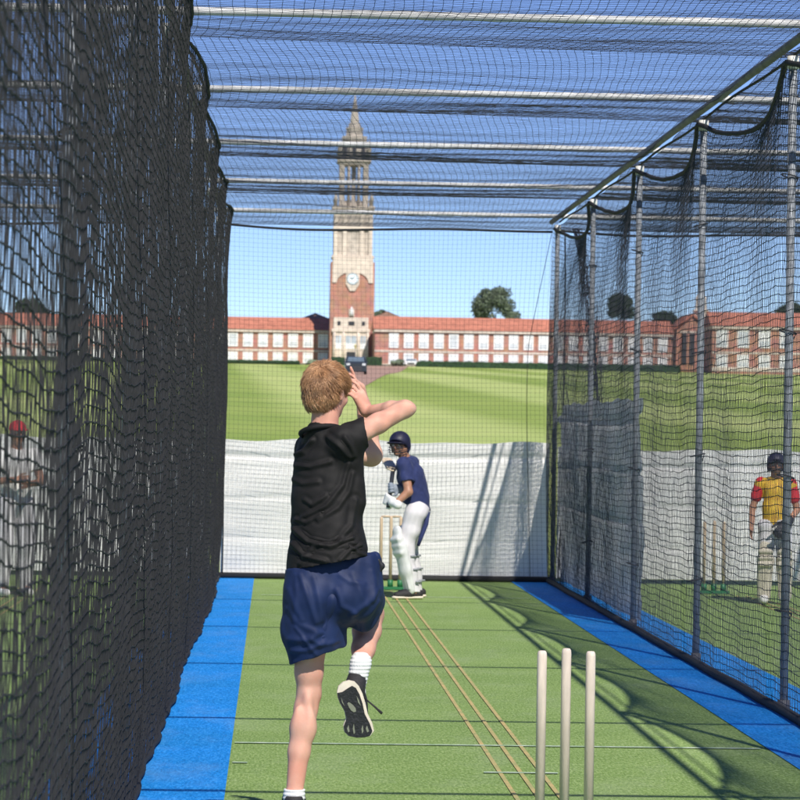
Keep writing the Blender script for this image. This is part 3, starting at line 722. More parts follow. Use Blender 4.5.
def shorts_disp(V):
    d = .003*noise3(V*np.array([1, 1, .8]), 111, 5)+.0032*noise3(V*np.array([1.2, 1, .3]), 113, 11)+.0014*noise3(V*np.array([1, 1, .7]), 112, 17)
    for pts, hgt, wd in sf:
        q = np.array(pts); VV = V.copy(); VV[:, 1] = q[:, 1].mean(); dd = seg_dist(VV, q)
        d = d+hgt*.6*np.exp(-(dd/(wd*1.6))**2)*np.clip((12.36-V[:, 1])/.12, 0, 1)
    return d
sh = sdf_obj('shorts', h_, M['navy_shorts'], bw, 1, shorts_disp)
p_ = SDF(B(372, 560, -.1)-.12, B(372, 560, .0)+.14, .004)
p_.chain([B(366, 557, -.05), B(375, 557, -.03), B(380, 565, -.02)], [.016, .018, .013], .02, ((0, 1, 0), .8)); sdf_obj('waist_flap', p_, M['navy_shorts'], sh, 2)
p_ = SDF(B(379, 568, -.1)-.06, B(379, 568, .0)+.08, .004)
p_.chain([B(378, 560, -.035), B(382, 566, -.03), B(379, 571, -.03)], [.010, .011, .010], .01); sdf_obj('waist_lining', p_, M['shorts_panel'], sh, 2)

# socks and shoes
so_ = SDF(ra-.14, ra+.14, .0035)
so_.chain([rk*.2+ra*.8, ra, B(357, 682, .035)], [.046, .042, .040], .01); so_.cut_near(rk*.08+ra*.92, rk-ra, .12)
sdf_obj('sock', so_, M['sock'], bw, 1, lambda V: .0014*np.sin(V[:, 2]*420))
so_ = SDF(la-.2, la+.2, .0035); la2 = B(294.5, 789, -.045)
so_.chain([la2+np.array([0, 0, .0]), la, fl+np.array([0, .02, 0])], [.043, .042, .042], .01); so_.cut_near(la2, np.array([0, 0, 1]), .1)
sdf_obj('sock', so_, M['sock'], bw, 1, lambda V: .0016*np.sin(V[:, 2]*400))
# raised shoe, sole towards the camera
def spts(l): return [(325+x/7.61, 640+y/7.61) for x, y in l]
mid = spts([(90, 392), (100, 350), (135, 318), (180, 305), (225, 315), (258, 350), (285, 405), (308, 480), (325, 560), (360, 630), (374, 690), (345, 732), (300, 742), (240, 744), (180, 732), (146, 700), (138, 650), (158, 595), (146, 540), (112, 480), (95, 435)])
out = spts([(92, 400), (130, 392), (175, 362), (205, 345), (235, 362), (262, 410), (285, 480), (302, 560), (340, 632), (360, 690), (336, 728), (300, 738), (240, 740), (184, 728), (150, 697), (142, 650), (163, 595), (150, 540), (115, 480), (97, 435)])
def slab(pts, y0, y1, name, m, parent, bev=.004):
    c = np.mean([at(x, y, YB-.07) for x, y in pts], 0); rings = []
    for yy, k in ((y0, .985), (y0-.002*0+(y1-y0)*.3, 1.0), (y1, .99)):
        rings.append([c+(np.array(at(x, y, YB-.07))-c)*k+np.array([0, yy, 0]) for x, y in pts])
    n = len(pts); V = [v for r_ in rings for v in r_]; F = [tuple(range(n)), tuple(range(3*n-1, 2*n-1, -1))]
    for r_ in range(2): F += [(r_*n+i, (r_+1)*n+i, (r_+1)*n+(i+1) % n, r_*n+(i+1) % n) for i in range(n)]
    return mk(name, V, F, m, parent)
su = SDF(B(357, 705, 0)-.24, B(357, 705, 0)+.24, .004)
su.chain([B(354, 688, .0), B(356, 705, .01), B(359, 724, .0)], [.036, .033, .038], .03); su.cone(B(355, 688, .0), B(357, 679, .03), .036, .040, .03); su.cone(B(358, 700, .03), B(360, 720, .03), .034, .03, .03)
shoe = sdf_obj('shoe', su, M['shoe'], bw, 2)
slab(mid, -.012, .022, 'midsole', M['midsole'], shoe)
slab(out, -.022, -.0125, 'outsole', M['outsole'], shoe)
slab(spts([(168, 480), (178, 468), (192, 475), (212, 490), (232, 515), (236, 540), (220, 546), (200, 535), (182, 510)]), -.0250, -.0225, 'sole_insert', M['sole_insert'], shoe)
for a in ([(178, 640), (186, 690), (176, 700), (166, 670)], [(218, 630), (228, 700), (218, 712), (210, 670)], [(286, 640), (292, 690), (280, 708), (276, 670)], [(318, 645), (334, 690), (320, 700), (308, 670)], [(238, 420), (258, 455), (272, 500), (250, 470)], [(120, 430), (140, 480), (150, 505), (128, 470)]):
    slab(spts(a), -.0245, -.0225, 'tread_groove', M['sole_insert'], shoe)
MB().tube([B(364, 697, -.01), B(368, 701, -.03), B(375, 707, -.04), B(382, 713.5, -.05)], [.0035, .0035, .004, .006], 8).build('lace', M['shoe'], shoe, True)
MB().tube([B(363, 683, .03), B(364.5, 692, .03), B(365, 702, .02)], [.006, .006, .005], 8).build('lace', M['sock'], shoe, True)
su = SDF(fl-np.array([.12, .16, .1]), fl+np.array([.12, .3, .12]), .005)
f0 = fl.copy(); f0[2] = .055
su.chain([f0+np.array([0, -.045, .0]), f0+np.array([0, .05, -.005]), f0+np.array([.01, .16, -.018])], [.038, .042, .034], .03); su.cut_near(f0+np.array([0, 0, .022]), (0, 0, 1), .09)
shoe2 = sdf_obj('shoe', su, M['shoe'], bw, 1)
su = SDF(fl-np.array([.12, .16, .1]), fl+np.array([.12, .3, .12]), .004); g0 = f0.copy(); g0[2] = .02
su.chain([g0+np.array([0, -.045, .0]), g0+np.array([0, .06, 0]), g0+np.array([.012, .17, .0])], [.042, .038, .042], .03, ((0, 0, 1), .42)); sdf_obj('midsole', su, M['midsole'], shoe2, 1)

# hair: root cap and strands
hg = lambda x, y, z: HC+HF@np.array([x, y, z])
hs_ = SDF(HC-.2, HC+.2, .0045)
hs_.ell(hg(0, -.008, .024), (.080, .100, .091), .02, HF); hs_.ell(hg(0, -.044, -.034), (.067, .052, .050), .03, HF); hs_.ell(hg(0, -.052, -.062), (.044, .036, .034), .03, HF)
hs_.cut_near(hg(0, .088, .016), HF@np.array([0, 1, -.6]), .075)
for q in (-1, 1): hs_.ell(hg(q*.092, .010, -.022), (.034, .032, .044), .01, HF, sub=True)
cap = sdf_obj('hair', hs_, M['scalp'], bw, 2)
Vc, Fc = hs_.mesh(); Vc = lap(Vc, Fc, 3); Nc = vnormals(Vc, Fc)
Lc = (Vc-HC)@HF; Ln = Nc@HF
okv = np.where((Ln[:, 2] > -.55) & ~((Lc[:, 1] > .055) & (Ln[:, 2] < .2)) & (np.linalg.norm((np.abs(Lc)-np.array([.078, -.01, 0])*0)[:, :1]*0+np.stack([np.abs(Lc[:, 0])-.078, Lc[:, 1]-.008, Lc[:, 2]+.022], 1), axis=1) > .036))[0]
rg = np.random.default_rng(5); N_ = 26000; pick = okv[rg.integers(0, len(okv), N_)]
q = Lc[pick]+rg.normal(0, .0015, (N_, 3)); nn = Ln[pick].copy(); nn /= np.linalg.norm(nn, axis=1, keepdims=True)+1e-9; n0 = nn.copy(); q0 = q.copy()
wh = np.array([.015, -.075, .090]); away = q-wh; away -= nn*(away*nn).sum(1, keepdims=True); away /= np.linalg.norm(away, axis=1, keepdims=True)+1e-4
swirl = np.cross(nn, away)
flow = away+.45*swirl+np.array([0, 0, -.45])+np.stack([.45*np.sin(q[:, 2]*75+q[:, 1]*50), 0*q[:, 0], .3*np.sin(q[:, 0]*90)], -1)+rg.normal(0, .30, (N_, 3))
Ls = rg.uniform(.020, .050, N_)*np.where(q[:, 2] < -.03, .75, 1.0)*np.where((np.abs(q[:, 0]) > .048) & (q[:, 1] > -.035) & (q[:, 2] < .035), .42, 1.0); lift = rg.uniform(.05, .62, N_)**1.5
rows = [q.copy()]
for j in range(4):
    t_ = flow-nn*(flow*nn).sum(1, keepdims=True); t_ /= np.linalg.norm(t_, axis=1, keepdims=True)+1e-6
    q = q+(t_+nn*(lift*(1.1-j*.28))[:, None])*(Ls/4)[:, None]; rows.append(q.copy())
    e = (q-np.array([0, -.012, .012]))/np.array([.08, .10, .098])**2; nn = nn*.4+.6*e/np.linalg.norm(e, axis=1, keepdims=True); nn /= np.linalg.norm(nn, axis=1, keepdims=True)
ST = HC+np.stack(rows, 1)@HF.T
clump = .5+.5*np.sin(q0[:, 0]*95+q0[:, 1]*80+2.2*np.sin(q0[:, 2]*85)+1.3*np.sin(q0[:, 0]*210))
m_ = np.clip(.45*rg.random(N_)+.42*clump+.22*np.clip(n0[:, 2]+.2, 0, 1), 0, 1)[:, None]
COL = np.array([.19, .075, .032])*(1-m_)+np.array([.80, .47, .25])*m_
rv = np.tile(np.array([.0008, .0009, .0008, .0006, .0002]), (N_, 1))
V, F = tubes(ST, .001, (.3, .5, .81), rv); mk('hair_strands', V, F, M['hair'], cap, True, np.repeat(COL, 15, 0))

# a 1.63 m boy in mid-leap, 0.18 m off the ground beside the near stumps
bw.scale = (.885, .885, .885); bw.location = (.1062, 10.797, .1794)

# ------------------------------------------------------------------ the batter in navy
YT = 27.8
def T_(x, y, dy=0): return at(x, y, YT+dy)
bt = thing('person', 'batter in navy helmet and T-shirt, white trousers and pads, side-on at the far stumps', 'person', (1.28, 27.8, 0))
HC2 = T_(399.5, 445, 0); HF2 = head_frame(R(180+28), R(-4))
b = SDF((1.0, 27.3, -.02), (1.75, 28.4, 1.75), .007)
add_head(b, HC2, HF2, .93)
sA, sB = T_(404, 465, -.10), T_(411, 464, .16)           # near and far shoulder
b.cone(HC2+np.array([.02, 0, -.04]), T_(407, 464, .03), .05, .055, .02); b.cone(sA, sB, .05, .05, .03)
b.chain([T_(409, 472, .02), T_(414, 492, .02), T_(418, 510, .02)], [.10, .09, .10], .03)
eA = T_(408.5, 492, -.17); wA = T_(396, 503, -.20); eB = T_(404, 488, .18); wB = T_(397, 489, -.02)
b.chain([sA, eA], [.048, .040], .02); b.chain([eA, wA], [.040, .028], .015); b.chain([sB, eB, wB], [.046, .038, .028], .015)
hA, hB = T_(415, 515, -.09), T_(419, 515, .09); kA, kB = T_(405, 548, -.12), T_(410, 547, .14); aA, aB = T_(414, 592, -.12), T_(417, 590, .16)
for hh, kk, aa in ((hA, kA, aA), (hB, kB, aB)):
    b.chain([hh, kk], [.08, .055], .03); b.chain([kk, kk*.6+aa*.4, aa], [.055, .055, .038], .02)
    q = aa.copy(); q[2] = .045; b.cone(aa, q, .036, .034, .02); b.cone(q, q+np.array([-.13, -.05, -.01]), .034, .028, .02)
sdf_obj('body', b, M['skin_tan'], bt, 1)
eyes_mouth(bt, HC2, HF2, .93)
s = SDF((1.0, 27.4, .8), (1.75, 28.3, 1.5), .007)
s.chain([T_(407, 467, .02), T_(411, 478, .02), T_(415, 495, .02), T_(418, 520, .02)], [.10, .125, .120, .13], .04, ((0, 1, 0), 1.1))
s.cone(sA, sB, .068, .068, .04); s.chain([sA, sA*.38+eA*.62], [.066, .064], .03); s.chain([sB, sB*.4+eB*.6], [.066, .064], .03)
hollow(s, .014); s.cut(T_(415, 506.5, 0), (-.25, 0, -1)); s.cut_near(sA*.38+eA*.62, eA-sA, .08); s.cut_near(sB*.4+eB*.6, eB-sB, .08)
s.cut_near(T_(403, 456, .02), (-.3, 0, 1), .08)
sdf_obj('t_shirt', s, M['navy_shirt'], bt, 1, lambda V: .007*noise3(V*np.array([1, 1, 1.5]), 121, 5)+.004*noise3(V, 122, 11))
bd = SDF(T_(401.5, 478, -.09)-.06, T_(401.5, 478, -.09)+.06, .005); bd.ell(T_(401.5, 478, -.078), (.020, .014, .030), 0); sdf_obj('chest_badge', bd, M['glove_g'], bt.children[-1], 1)
s = SDF((1.0, 27.4, .05), (1.75, 28.3, 1.1), .007)
s.cone(T_(417, 510, -.04), T_(419, 510, .06), .108, .108, .04)
for hh, kk, aa in ((hA, kA, aA), (hB, kB, aB)): s.chain([hh, hh*.5+kk*.5, kk, kk*.5+aa*.5, aa], [.100, .086, .074, .066, .058], .03)
s.cut(aA, (0, 0, -1))
tr = sdf_obj('trousers', s, M['white_cloth'], bt, 1, lambda V: .006*noise3(V*np.array([1, 1, 1.2]), 131, 5))
MB().tube([T_(428, 512, -.05), T_(426, 524, -.06), T_(421, 537, -.08), T_(418, 546, -.08)], [.02, .024, .022, .015], 10).build('side_stripe', M['navy_shirt'], tr, True)
for kk, aa, q in ((kA, aA, -1), (kB, aB, 1)):
    p = SDF(np.minimum(kk, aa)-.3, np.maximum(kk, aa)+.3, .007); fwd = np.array([-.85, -.5, 0]); fwd /= np.linalg.norm(fwd); off = fwd*.045
    a_ = aa*.93+kk*.07; u_ = (kk-aa)/np.linalg.norm(kk-aa)
    p.chain([a_+off*.8, aa*.5+kk*.5+off, kk+off], [.062, .080, .088], .03, (fwd, .62))
    p.cone(kk+off*1.3+u_*.0, kk+off*1.1+u_*.15, .075, .062, .02, (fwd, .55))
    for j in (-.045, .02, .08): p.cone(kk+off*1.75+u_*j+np.cross(fwd, u_)*.05, kk+off*1.75+u_*j-np.cross(fwd, u_)*.05, .030, .030, .03)
    lat = np.cross(fwd, u_)
    for j in (-.04, -.013, .013, .04): p.cone(a_+off*1.5+lat*j, kk+off*1.65-u_*.09+lat*j, .012, .016, .006)
    pad = sdf_obj('leg_pad', p, M['pad'], bt, 1)
    for f_ in (.22, .5, .8):
        c = aa*(1-f_)+kk*f_; pts = [c+fwd*.0+(lat*math.cos(a)*.082-fwd*math.sin(a)*.085) for a in np.linspace(-.1, math.pi+.1, 12)]
        MB().tube(pts, .010, 6).build('strap', M['strap'], pad, True)
for aa in (aA, aB):
    q = aa.copy(); q[2] = .05; u = SDF(q-.3, q+.25, .006); fd = np.array([-.93, -.3, 0])
    u.chain([q-fd*.05, q+fd*.06, q+fd*.17-np.array([0, 0, .012])], [.040, .045, .034], .03); u.cut_near(q+np.array([0, 0, .045]), (0, 0, 1), .1)
    so1 = sdf_obj('shoe', u, M['shoe'], bt, 1); q[2] = .018; u = SDF(q-.3, q+.25, .005)
    u.chain([q-fd*.05, q+fd*.06, q+fd*.18], [.044, .042, .040], .02, ((0, 0, 1), .42)); sdf_obj('sole', u, M['midsole'], so1, 1)
def helmet(parent, c, Fm, sc, pk=1):
    g = lambda x, y, z: np.asarray(c)+Fm@(np.array([x, y, z])*sc)
    h = SDF(np.asarray(c)-.22, np.asarray(c)+.22, .006)
    h.ell(g(0, -.008, .030), np.array([.102, .122, .108])*sc, .01, Fm); h.cone(g(-.075, -.03, -.02), g(-.075, -.02, -.06), .03*sc, .022*sc, .03); h.cone(g(.075, -.03, -.02), g(.075, -.02, -.06), .03*sc, .022*sc, .03)
    h.cut_near(g(0, .05, .012), Fm@np.array([0, .8, -1]), .11)
    h.cut_near(g(0, -.02, -.05), Fm@np.array([0, 0, -1.]), .16) if False else None
    ho = sdf_obj('helmet', h, M['helmet'], parent, 2)
    p = SDF(np.asarray(c)-.26, np.asarray(c)+.26, .005); p.cone(g(-.045, .088, .022), g(.045, .088, .022), .05*sc, .05*sc, .02, (Fm@np.array([0, -.25, 1]), .22)); sdf_obj('peak', p, M['helmet'], ho, 1)
    m = MB()
    for z, rr in ((-.020, .112), (-.043, .114), (-.066, .112), (-.088, .104)):
        m.tube([g(rr*math.sin(a)*.92, rr*math.cos(a)*1.15-.005, z) for a in np.linspace(-1.35, 1.35, 14)], .0035, 6)
    for a in (-.55, 0, .55): m.tube([g(.112*math.sin(a)*.92, .112*math.cos(a)*1.15-.005, z) for z in (.015, -.03, -.06, -.088)], .0035, 6)
    m.build('grille', M['grille'], ho, True)
    return ho
helmet(bt, HC2, HF2, .95)
# gloves (fingers closed on the handle) and bat
def glove(parent, wrist, d, nn, side, m, sc=1.25):
    g = SDF(np.asarray(wrist)-.2, np.asarray(wrist)+.2, .005); add_hand(g, wrist, d, nn, side, .95, sc, .0125, .008)
    dd = np.array(d)/np.linalg.norm(d); g.cone(wrist-dd*.05, wrist+dd*.02, .042, .038, .02); sdf_obj('glove', g, m, parent, 1)
h0, h1 = T_(388.5, 505, -.16), T_(393.5, 466, .02)       # handle line
ax = (h1-h0)/np.linalg.norm(h1-h0)
wl = h0+ax*.05
glove(bt, T_(394, 503, -.19), wl-T_(394, 503, -.19)+np.array([-.01, 0, 0]), np.array([-.1, .9, .2]), 1, M['glove_w'], 1.3)
glove(bt, T_(399, 489, -.04), (h0+ax*.17)-T_(399, 489, -.04), np.array([-.1, -.9, .2]), -1, M['glove_g'], 1.15)
bat = thing('cricket_bat', 'pale willow cricket bat with dark grip, raised in the gloves of the batter in navy', 'cricket bat', h0)
MB().tube([h0-ax*.02, h0+ax*.1, h0+ax*.37], [.021, .020, .021], 10).build('handle', M['grip'], bat, True)
sb_ = SDF(h1-.1, h1+ax*.55+.15, .006); bl = np.array([.25, .95, .0]); b0 = h0+ax*.36; b1 = b0+np.array([-.05, .46, .10]); 
sb_.cone(b0, b0*.8+b1*.2, .030, .054, .02, (np.cross(b1-b0, [1, 0, 0]), .35)); sb_.cone(b0*.8+b1*.2, b1, .054, .054, .02, (np.cross(b1-b0, [1, 0, 0]), .40)); sdf_obj('blade', sb_, M['willow'], bat, 1)

# ------------------------------------------------------------------ other people (seen through the nets)
def standing(base, top_z, yaw, label, shirt, sleeve, legs, head_extra, pads=None, armA=None, armB=None, skin='skin_tan', x_tag='person'):
    base = np.array(base, float); H = top_z; k = H/1.62; Fm = head_frame(yaw); r = Fm[:, 0]; f = Fm[:, 1]
    pp = lambda x, y, z: base+r*x*k+f*y*k+np.array([0, 0, z*k])
    t = thing('person', label, 'person', base)
    c = pp(0, .02, 1.48); b = SDF(base-np.array([.5, .5, .02]), base+np.array([.5, .5, H+.1]), .008)
    add_head(b, c, Fm, .95*k/1.0); b.cone(pp(0, 0, 1.42), pp(0, -.01, 1.30), .05*k, .055*k, .02)
    shp = {q: pp(q*.155, -.01, 1.28) for q in (-1, 1)}
    b.cone(shp[-1], shp[1], .045*k, .045*k, .03); b.chain([pp(0, 0, 1.22), pp(0, 0, 1.02), pp(0, 0, .86)], [.10*k, .09*k, .10*k], .03, (f, .8))
    arms = {1: armA or [(.22, .0, 1.03), (.23, .08, .82)], -1: armB or [(-.22, .0, 1.03), (-.23, .08, .82)]}
    el = {}
    for q in (-1, 1):
        e = pp(*arms[q][0]); wv_ = pp(*arms[q][1]); el[q] = (e, wv_); b.chain([shp[q], e], [.043*k, .036*k], .02); b.chain([e, wv_], [.036*k, .026*k], .015)
        add_hand(b, wv_, (wv_-e), -r*q+f*.3, q, .3, .9*k)
    L = {}
    for q in (-1, 1):
        hp, kn, an = pp(q*.085, 0, .82), pp(q*.10, .03, .46), pp(q*.11, -.01, .09); L[q] = (hp, kn, an)
        b.chain([hp, kn], [.078*k, .054*k], .03); b.chain([kn, an], [.052*k, .036*k], .02); b.cone(an, an+f*.12-np.array([0, 0, .04]), .034*k, .028*k, .02)
    sdf_obj('body', b, M[skin], t, 1); eyes_mouth(t, c, Fm, .95*k)
    s = SDF(base+np.array([-.5, -.5, .5]), base+np.array([.5, .5, H]), .008)
    s.chain([pp(0, 0, 1.20), pp(0, 0, 1.0), pp(0, 0, .78)], [.138*k, .130*k, .142*k], .04, (f, .75)); s.cone(shp[-1], shp[1], .062*k, .062*k, .04)
    for q in (-1, 1): s.cone(shp[q], shp[q]*.45+el[q][0]*.55, .060*k, .058*k, .03)
    hollow(s, .015); s.cut(pp(0, 0, .84), (0, 0, -1))
    for q in (-1, 1): s.cut_near(shp[q]*.45+el[q][0]*.55, el[q][0]-shp[q], .08)
    s.cut_near(pp(0, 0, 1.355), (0, 0, 1), .09)
    so2 = sdf_obj('shirt', s, M[shirt], t, 1, lambda V: .006*noise3(V, 141, 6))
    if sleeve:
        for q in (-1, 1):
            s = SDF(base+np.array([-.5, -.5, .5]), base+np.array([.5, .5, H]), .008); a0 = shp[q]*.98+el[q][0]*.02+np.array([0, 0, .006]); s.cone(a0, shp[q]*.45+el[q][0]*.55, .066*k, .063*k, .01)
            sdf_obj('sleeve', s, M[sleeve], so2, 1)
    s = SDF(base-np.array([.5, .5, 0]), base+np.array([.5, .5, 1.0]), .008); s.cone(pp(-.04, 0, .84), pp(.04, 0, .84), .118*k, .118*k, .04, (f, .85))
    for q in (-1, 1): s.chain([L[q][0], L[q][1], L[q][2]], [.096*k, .074*k, .058*k], .03)
    s.cut(pp(0, 0, .07), (0, 0, -1)); s.cut(pp(0, 0, .90), (0, 0, 1)); sdf_obj('trousers', s, M[legs], t, 1, lambda V: .005*noise3(V, 151, 6))
    for q in (-1, 1):
        q0 = L[q][2].copy(); q0[2] = .045; u = SDF(q0-.25, q0+.25, .007); u.chain([q0-f*.04, q0+f*.06, q0+f*.16], [.038, .042, .033], .02); sdf_obj('shoe', u, M['white_shirt'], t, 1)
        if pads:
            p = SDF(q0-.3, q0+np.array([.3, .3, .8]), .008); p.chain([L[q][2]+f*.045, L[q][1]+f*.05, L[q][1]+f*.045+np.array([0, 0, .13])], [.062, .078, .060], .02, (f, .6))
            for j in (-.03, .03, .09): p.cone(L[q][1]+f*.09+r*.045+np.array([0, 0, j]), L[q][1]+f*.09-r*.045+np.array([0, 0, j]), .026, .026, .01)
            sdf_obj('leg_pad', p, M[pads], t, 1)
    head_extra(t, c, Fm, .95*k); return t, pp, el, Fm
kid, kp, kel, kF = standing((4.66, 27.7, 0), 1.42, R(180+8), 'child in dark helmet and yellow shirt with red sleeves, standing in the next lane', 'yellow', 'red', 'white_cloth',
    lambda t, c, Fm, sc: helmet(t, c, Fm, sc), 'cream', [(.24, -.02, 1.02), (.25, .03, .80)], [(-.23, -.04, 1.0), (-.12, .17, .86)])
g = SDF(kel[-1][1]-.2, kel[-1][1]+.2, .006); d_ = kel[-1][1]-kel[-1][0]; add_hand(g, kel[-1][1], d_, kF[:, 1]*-1, -1, .7, 1.35, .013, .008); g.cone(kel[-1][1]-d_*.25, kel[-1][1]+d_*.1, .042, .045, .02); g.ell(kel[-1][1]+d_/np.linalg.norm(d_)*.06, (.06, .05, .07), .02)
sdf_obj('glove', g, M['black_glove'], kid, 1)
def cap_fn(t, c, Fm, sc):
    g = lambda x, y, z: np.asarray(c)+Fm@(np.array([x, y, z])*sc); h = SDF(np.asarray(c)-.2, np.asarray(c)+.2, .006)
    h.ell(g(0, -.008, .035), np.array([.084, .102, .085])*sc, .01, Fm); h.cut_near(g(0, 0, .022), Fm@np.array([0, 0, -1.]), .14); ho = sdf_obj('cap', h, M['red'], t, 1)
    p = SDF(np.asarray(c)-.26, np.asarray(c)+.26, .005); p.cone(g(-.03, .10, .03), g(.03, .10, .03), .05*sc, .05*sc, .02, (Fm@np.array([0, .15, 1]), .16)); sdf_obj('peak', p, M['red'], ho, 1)
standing((-2.32, 27.2, 0), 1.62, R(180-20), 'person in red cap and white clothes in the left lane, behind the dense net', 'white_shirt', None, 'white_cloth',
    cap_fn, None, [(.22, .06, 1.04), (.06, .24, 1.06)], [(-.22, .06, 1.04), (-.05, .24, 1.02)], 'skin_tan')

# ------------------------------------------------------------------ the school
def wing(label, x0, x1, Y, zb, sp, hu, hl, wall_h, roof_h, w0, group_n=None, name='school_wing', first=None, ybase=None):
    """long two-storey brick range; windows every sp metres from first"""
    t = thing(name, label, 'building', ((x0+x1)/2, Y, zb))
    D = 12
    MB().box(x0, x1, Y, Y+D, zb-3, zb+wall_h).build('wall', M['brick'], t)
    r = MB(); zr = zb+wall_h+.35
    r.prism([(Y-.6, zr), (Y+D/2, zr+roof_h), (Y+D+.6, zr)], 0, x0-.3, x1+.3).build('roof', M['tiles'], t)
    MB().box(x0-.1, x1+.1, Y-.45, Y+D+.4, zb+wall_h-.15, zb+wall_h+.345).build('cornice', M['stone'], t)
    zmid = zb+.25+hl+.15
    MB().box(x0, x1, Y-.12, Y-.003, zmid, zmid+.35).build('string_course', M['stone'], t)
    MB().box(x0, x1, Y-.15, Y-.003, zb-.5, zb+.22).build('plinth', M['stone'], t)
    def window(h):
        fr_ = MB(); g = w0/2
        fr_.box(-g, -g+.22, -.14, -.004, 0, h); fr_.box(g-.22, g, -.14, -.004, 0, h); fr_.box(-g+.22, g-.22, -.14, -.004, 0, .22); fr_.box(-g+.22, g-.22, -.14, -.004, h-.3, h)
        gl = MB().box(-g+.22, g-.22, -.06, -.004, .22, h-.3)
        bars_ = MB()
        ww = w0-.44; hh = h-.52
        for k in range(5): xx = -g+.22+ww*k/4; bars_.box(xx-.06, xx+.06, -.10, -.062, .22, h-.3)
        for k in range(6): zz = .22+hh*k/5; bars_.box(-g+.22, g-.22, -.104, -.064, zz-.05, zz+.05)
        bl_ = MB().box(-g+.30, g-.30, -.058, -.0605, .22+hh*.38, h-.32)
        return fr_, gl, bars_, bl_
    protos = {}
    def place(cx, z, h, rnd):
        key = h
        if key not in protos:
            parts = []
            for nm, m_, mt in zip(('window', 'pane', 'glazing_bars', 'blind'), window(h), ('wframe', 'glass', 'wframe', 'blind')):
                o = m_.build(nm, M[mt]); C.objects.unlink(o); parts.append(o)
            protos[key] = parts
        parts = protos[key]; wo = parts[0].copy(); C.objects.link(wo); wo.parent = t; wo.location = (cx-ORG[t][0], Y-ORG[t][1], z-ORG[t][2])
        for k in (1, 2, 3):
            if k == 3 and rnd < .12: continue
            q = parts[k].copy(); C.objects.link(q); q.parent = wo
            if k == 3: q.scale.z = 1
    cx = first; nwin = 0
    while cx < x1-w0/2:
        if cx > x0+w0/2 and nwin < 48:
            place(cx, zb+wall_h-.35-hu, hu, random.random()); place(cx, zb+.22, hl, random.random()); nwin += 1
        cx += sp
    # chimneys omitted where none show
    return t
Yl = 600; zl = float(at(290, 364, Yl)[2]); Yr = 575; zrr = float(at(450, 366, Yr)[2])
x_l0, x_l1 = float(at(-40, 360, Yl)[0]), float(at(329.5, 360, Yl)[0])
wing('long two-storey red-brick school wing left of the clock tower, with orange tiled roof', x_l0, x_l1, Yl, zl, 3.0, 2.75, 2.1, 6.45, 2.7, 1.98, first=float(at(248, 340, Yl)[0])-3.0*19)
x_r0, x_r1 = float(at(374.5, 360, Yr)[0]), float(at(672, 360, Yr)[0])
wing('long two-storey red-brick school wing right of the clock tower, with orange tiled roof', x_r0, x_r1, Yr, zrr, 2.88, 2.85, 2.1, 6.5, 2.7, 1.9, first=float(at(378.8, 340, Yr)[0]))
# taller roofs flanking the tower
def hip(label, xa, xb, Y, zb, zt, m, name='roof_block'):
    t = thing(name, label, 'building', ((xa+xb)/2, Y, zb)); MB().box(xa, xb, Y, Y+14, zb, zt-1.6).build('wall', M['brick'], t)
    a = (zt-1.6); mbb = MB(); mbb.add([(xa-.4, Y-.5, a), (xb+.4, Y-.5, a), (xb+.4, Y+14.5, a), (xa-.4, Y+14.5, a), (xa+3.2, Y+7, zt), (xb-3.2, Y+7, zt)], [(0, 1, 5, 4), (1, 2, 5), (2, 3, 4, 5), (3, 0, 4), (3, 2, 1, 0)]).build('roof', m, t); return t
hip('taller block with brown hipped roof just left of the clock tower', float(at(300, 320, 612)[0]), float(at(331, 320, 612)[0]), 612.5, zl, float(at(320, 313, 619)[2]), M['old_tiles'])
hip('taller block with brown hipped roof just right of the clock tower', float(at(373, 320, 589)[0]), float(at(402, 320, 589)[0]), 589, zrr, float(at(390, 311.5, 596)[2]), M['old_tiles'])

# clock tower
YTW = 588; tx = float(at(352, 320, YTW)[0]); s_t = YTW/3000.0
tz = lambda y: float(at(352, y, YTW)[2])
zt0 = tz(367); tw = thing('clock_tower', 'tall red-brick and pale stone clock tower with a stepped stone belfry and pointed spire', 'tower', (tx, YTW, zt0))
hw = 22*s_t; yc = YTW+hw
def sqb(x_half, z0, z1, yoff=0): return MB().box(tx-x_half, tx+x_half, yc-x_half+yoff, yc+x_half, z0, z1)
sqb(hw, zt0-3, tz(262)).build('brick_shaft', M['brick'], tw)
f_y = YTW
def slabf(px0, px1, py0, py1, y0, y1, m, name, parent=tw):   # panel on the tower front by photo extents
    return MB().box(tx+(px0-352)*s_t, tx+(px1-352)*s_t, f_y-y1, f_y-y0, tz(py1), tz(py0)).build(name, M[m], parent)
por = slabf(333, 369, 332, 366, .004, .5, 'stone', 'portal'); slabf(332, 370, 329, 332, .0045, .75, 'stone', 'cornice')
band = slabf(333.5, 368.5, 317.5, 329, .004, .4, 'stone', 'stone_band')
for cx in (339, 351.5, 363.5):
    wd = 1.6 if cx != 351.5 else 3; slabf(cx-wd, cx+wd, 321.5, 325.5, .41, .48, 'dark', 'window', tw)
for a, b2 in ((336, 341.5), (346, 356.5), (360.5, 366)):
    wn = slabf(a, b2, 336, 343.5, .51, .56, 'glass', 'window'); slabf(a, b2, 343.6, 349, .51, .57, 'blind', 'blind', wn); slabf((a+b2)/2-.3, (a+b2)/2+.3, 336, 343, .565, .6, 'stone', 'mullion', wn)
for cx in (334.5, 343.7, 358.5, 368): 
    MB().tube([(tx+(cx-352)*s_t, f_y-.62, tz(366)), (tx+(cx-352)*s_t, f_y-.62, tz(332.2))], .26, 10).build('column', M['stone'], tw, True)
slabf(347, 356, 352, 366, .505, .6, 'dark', 'door')
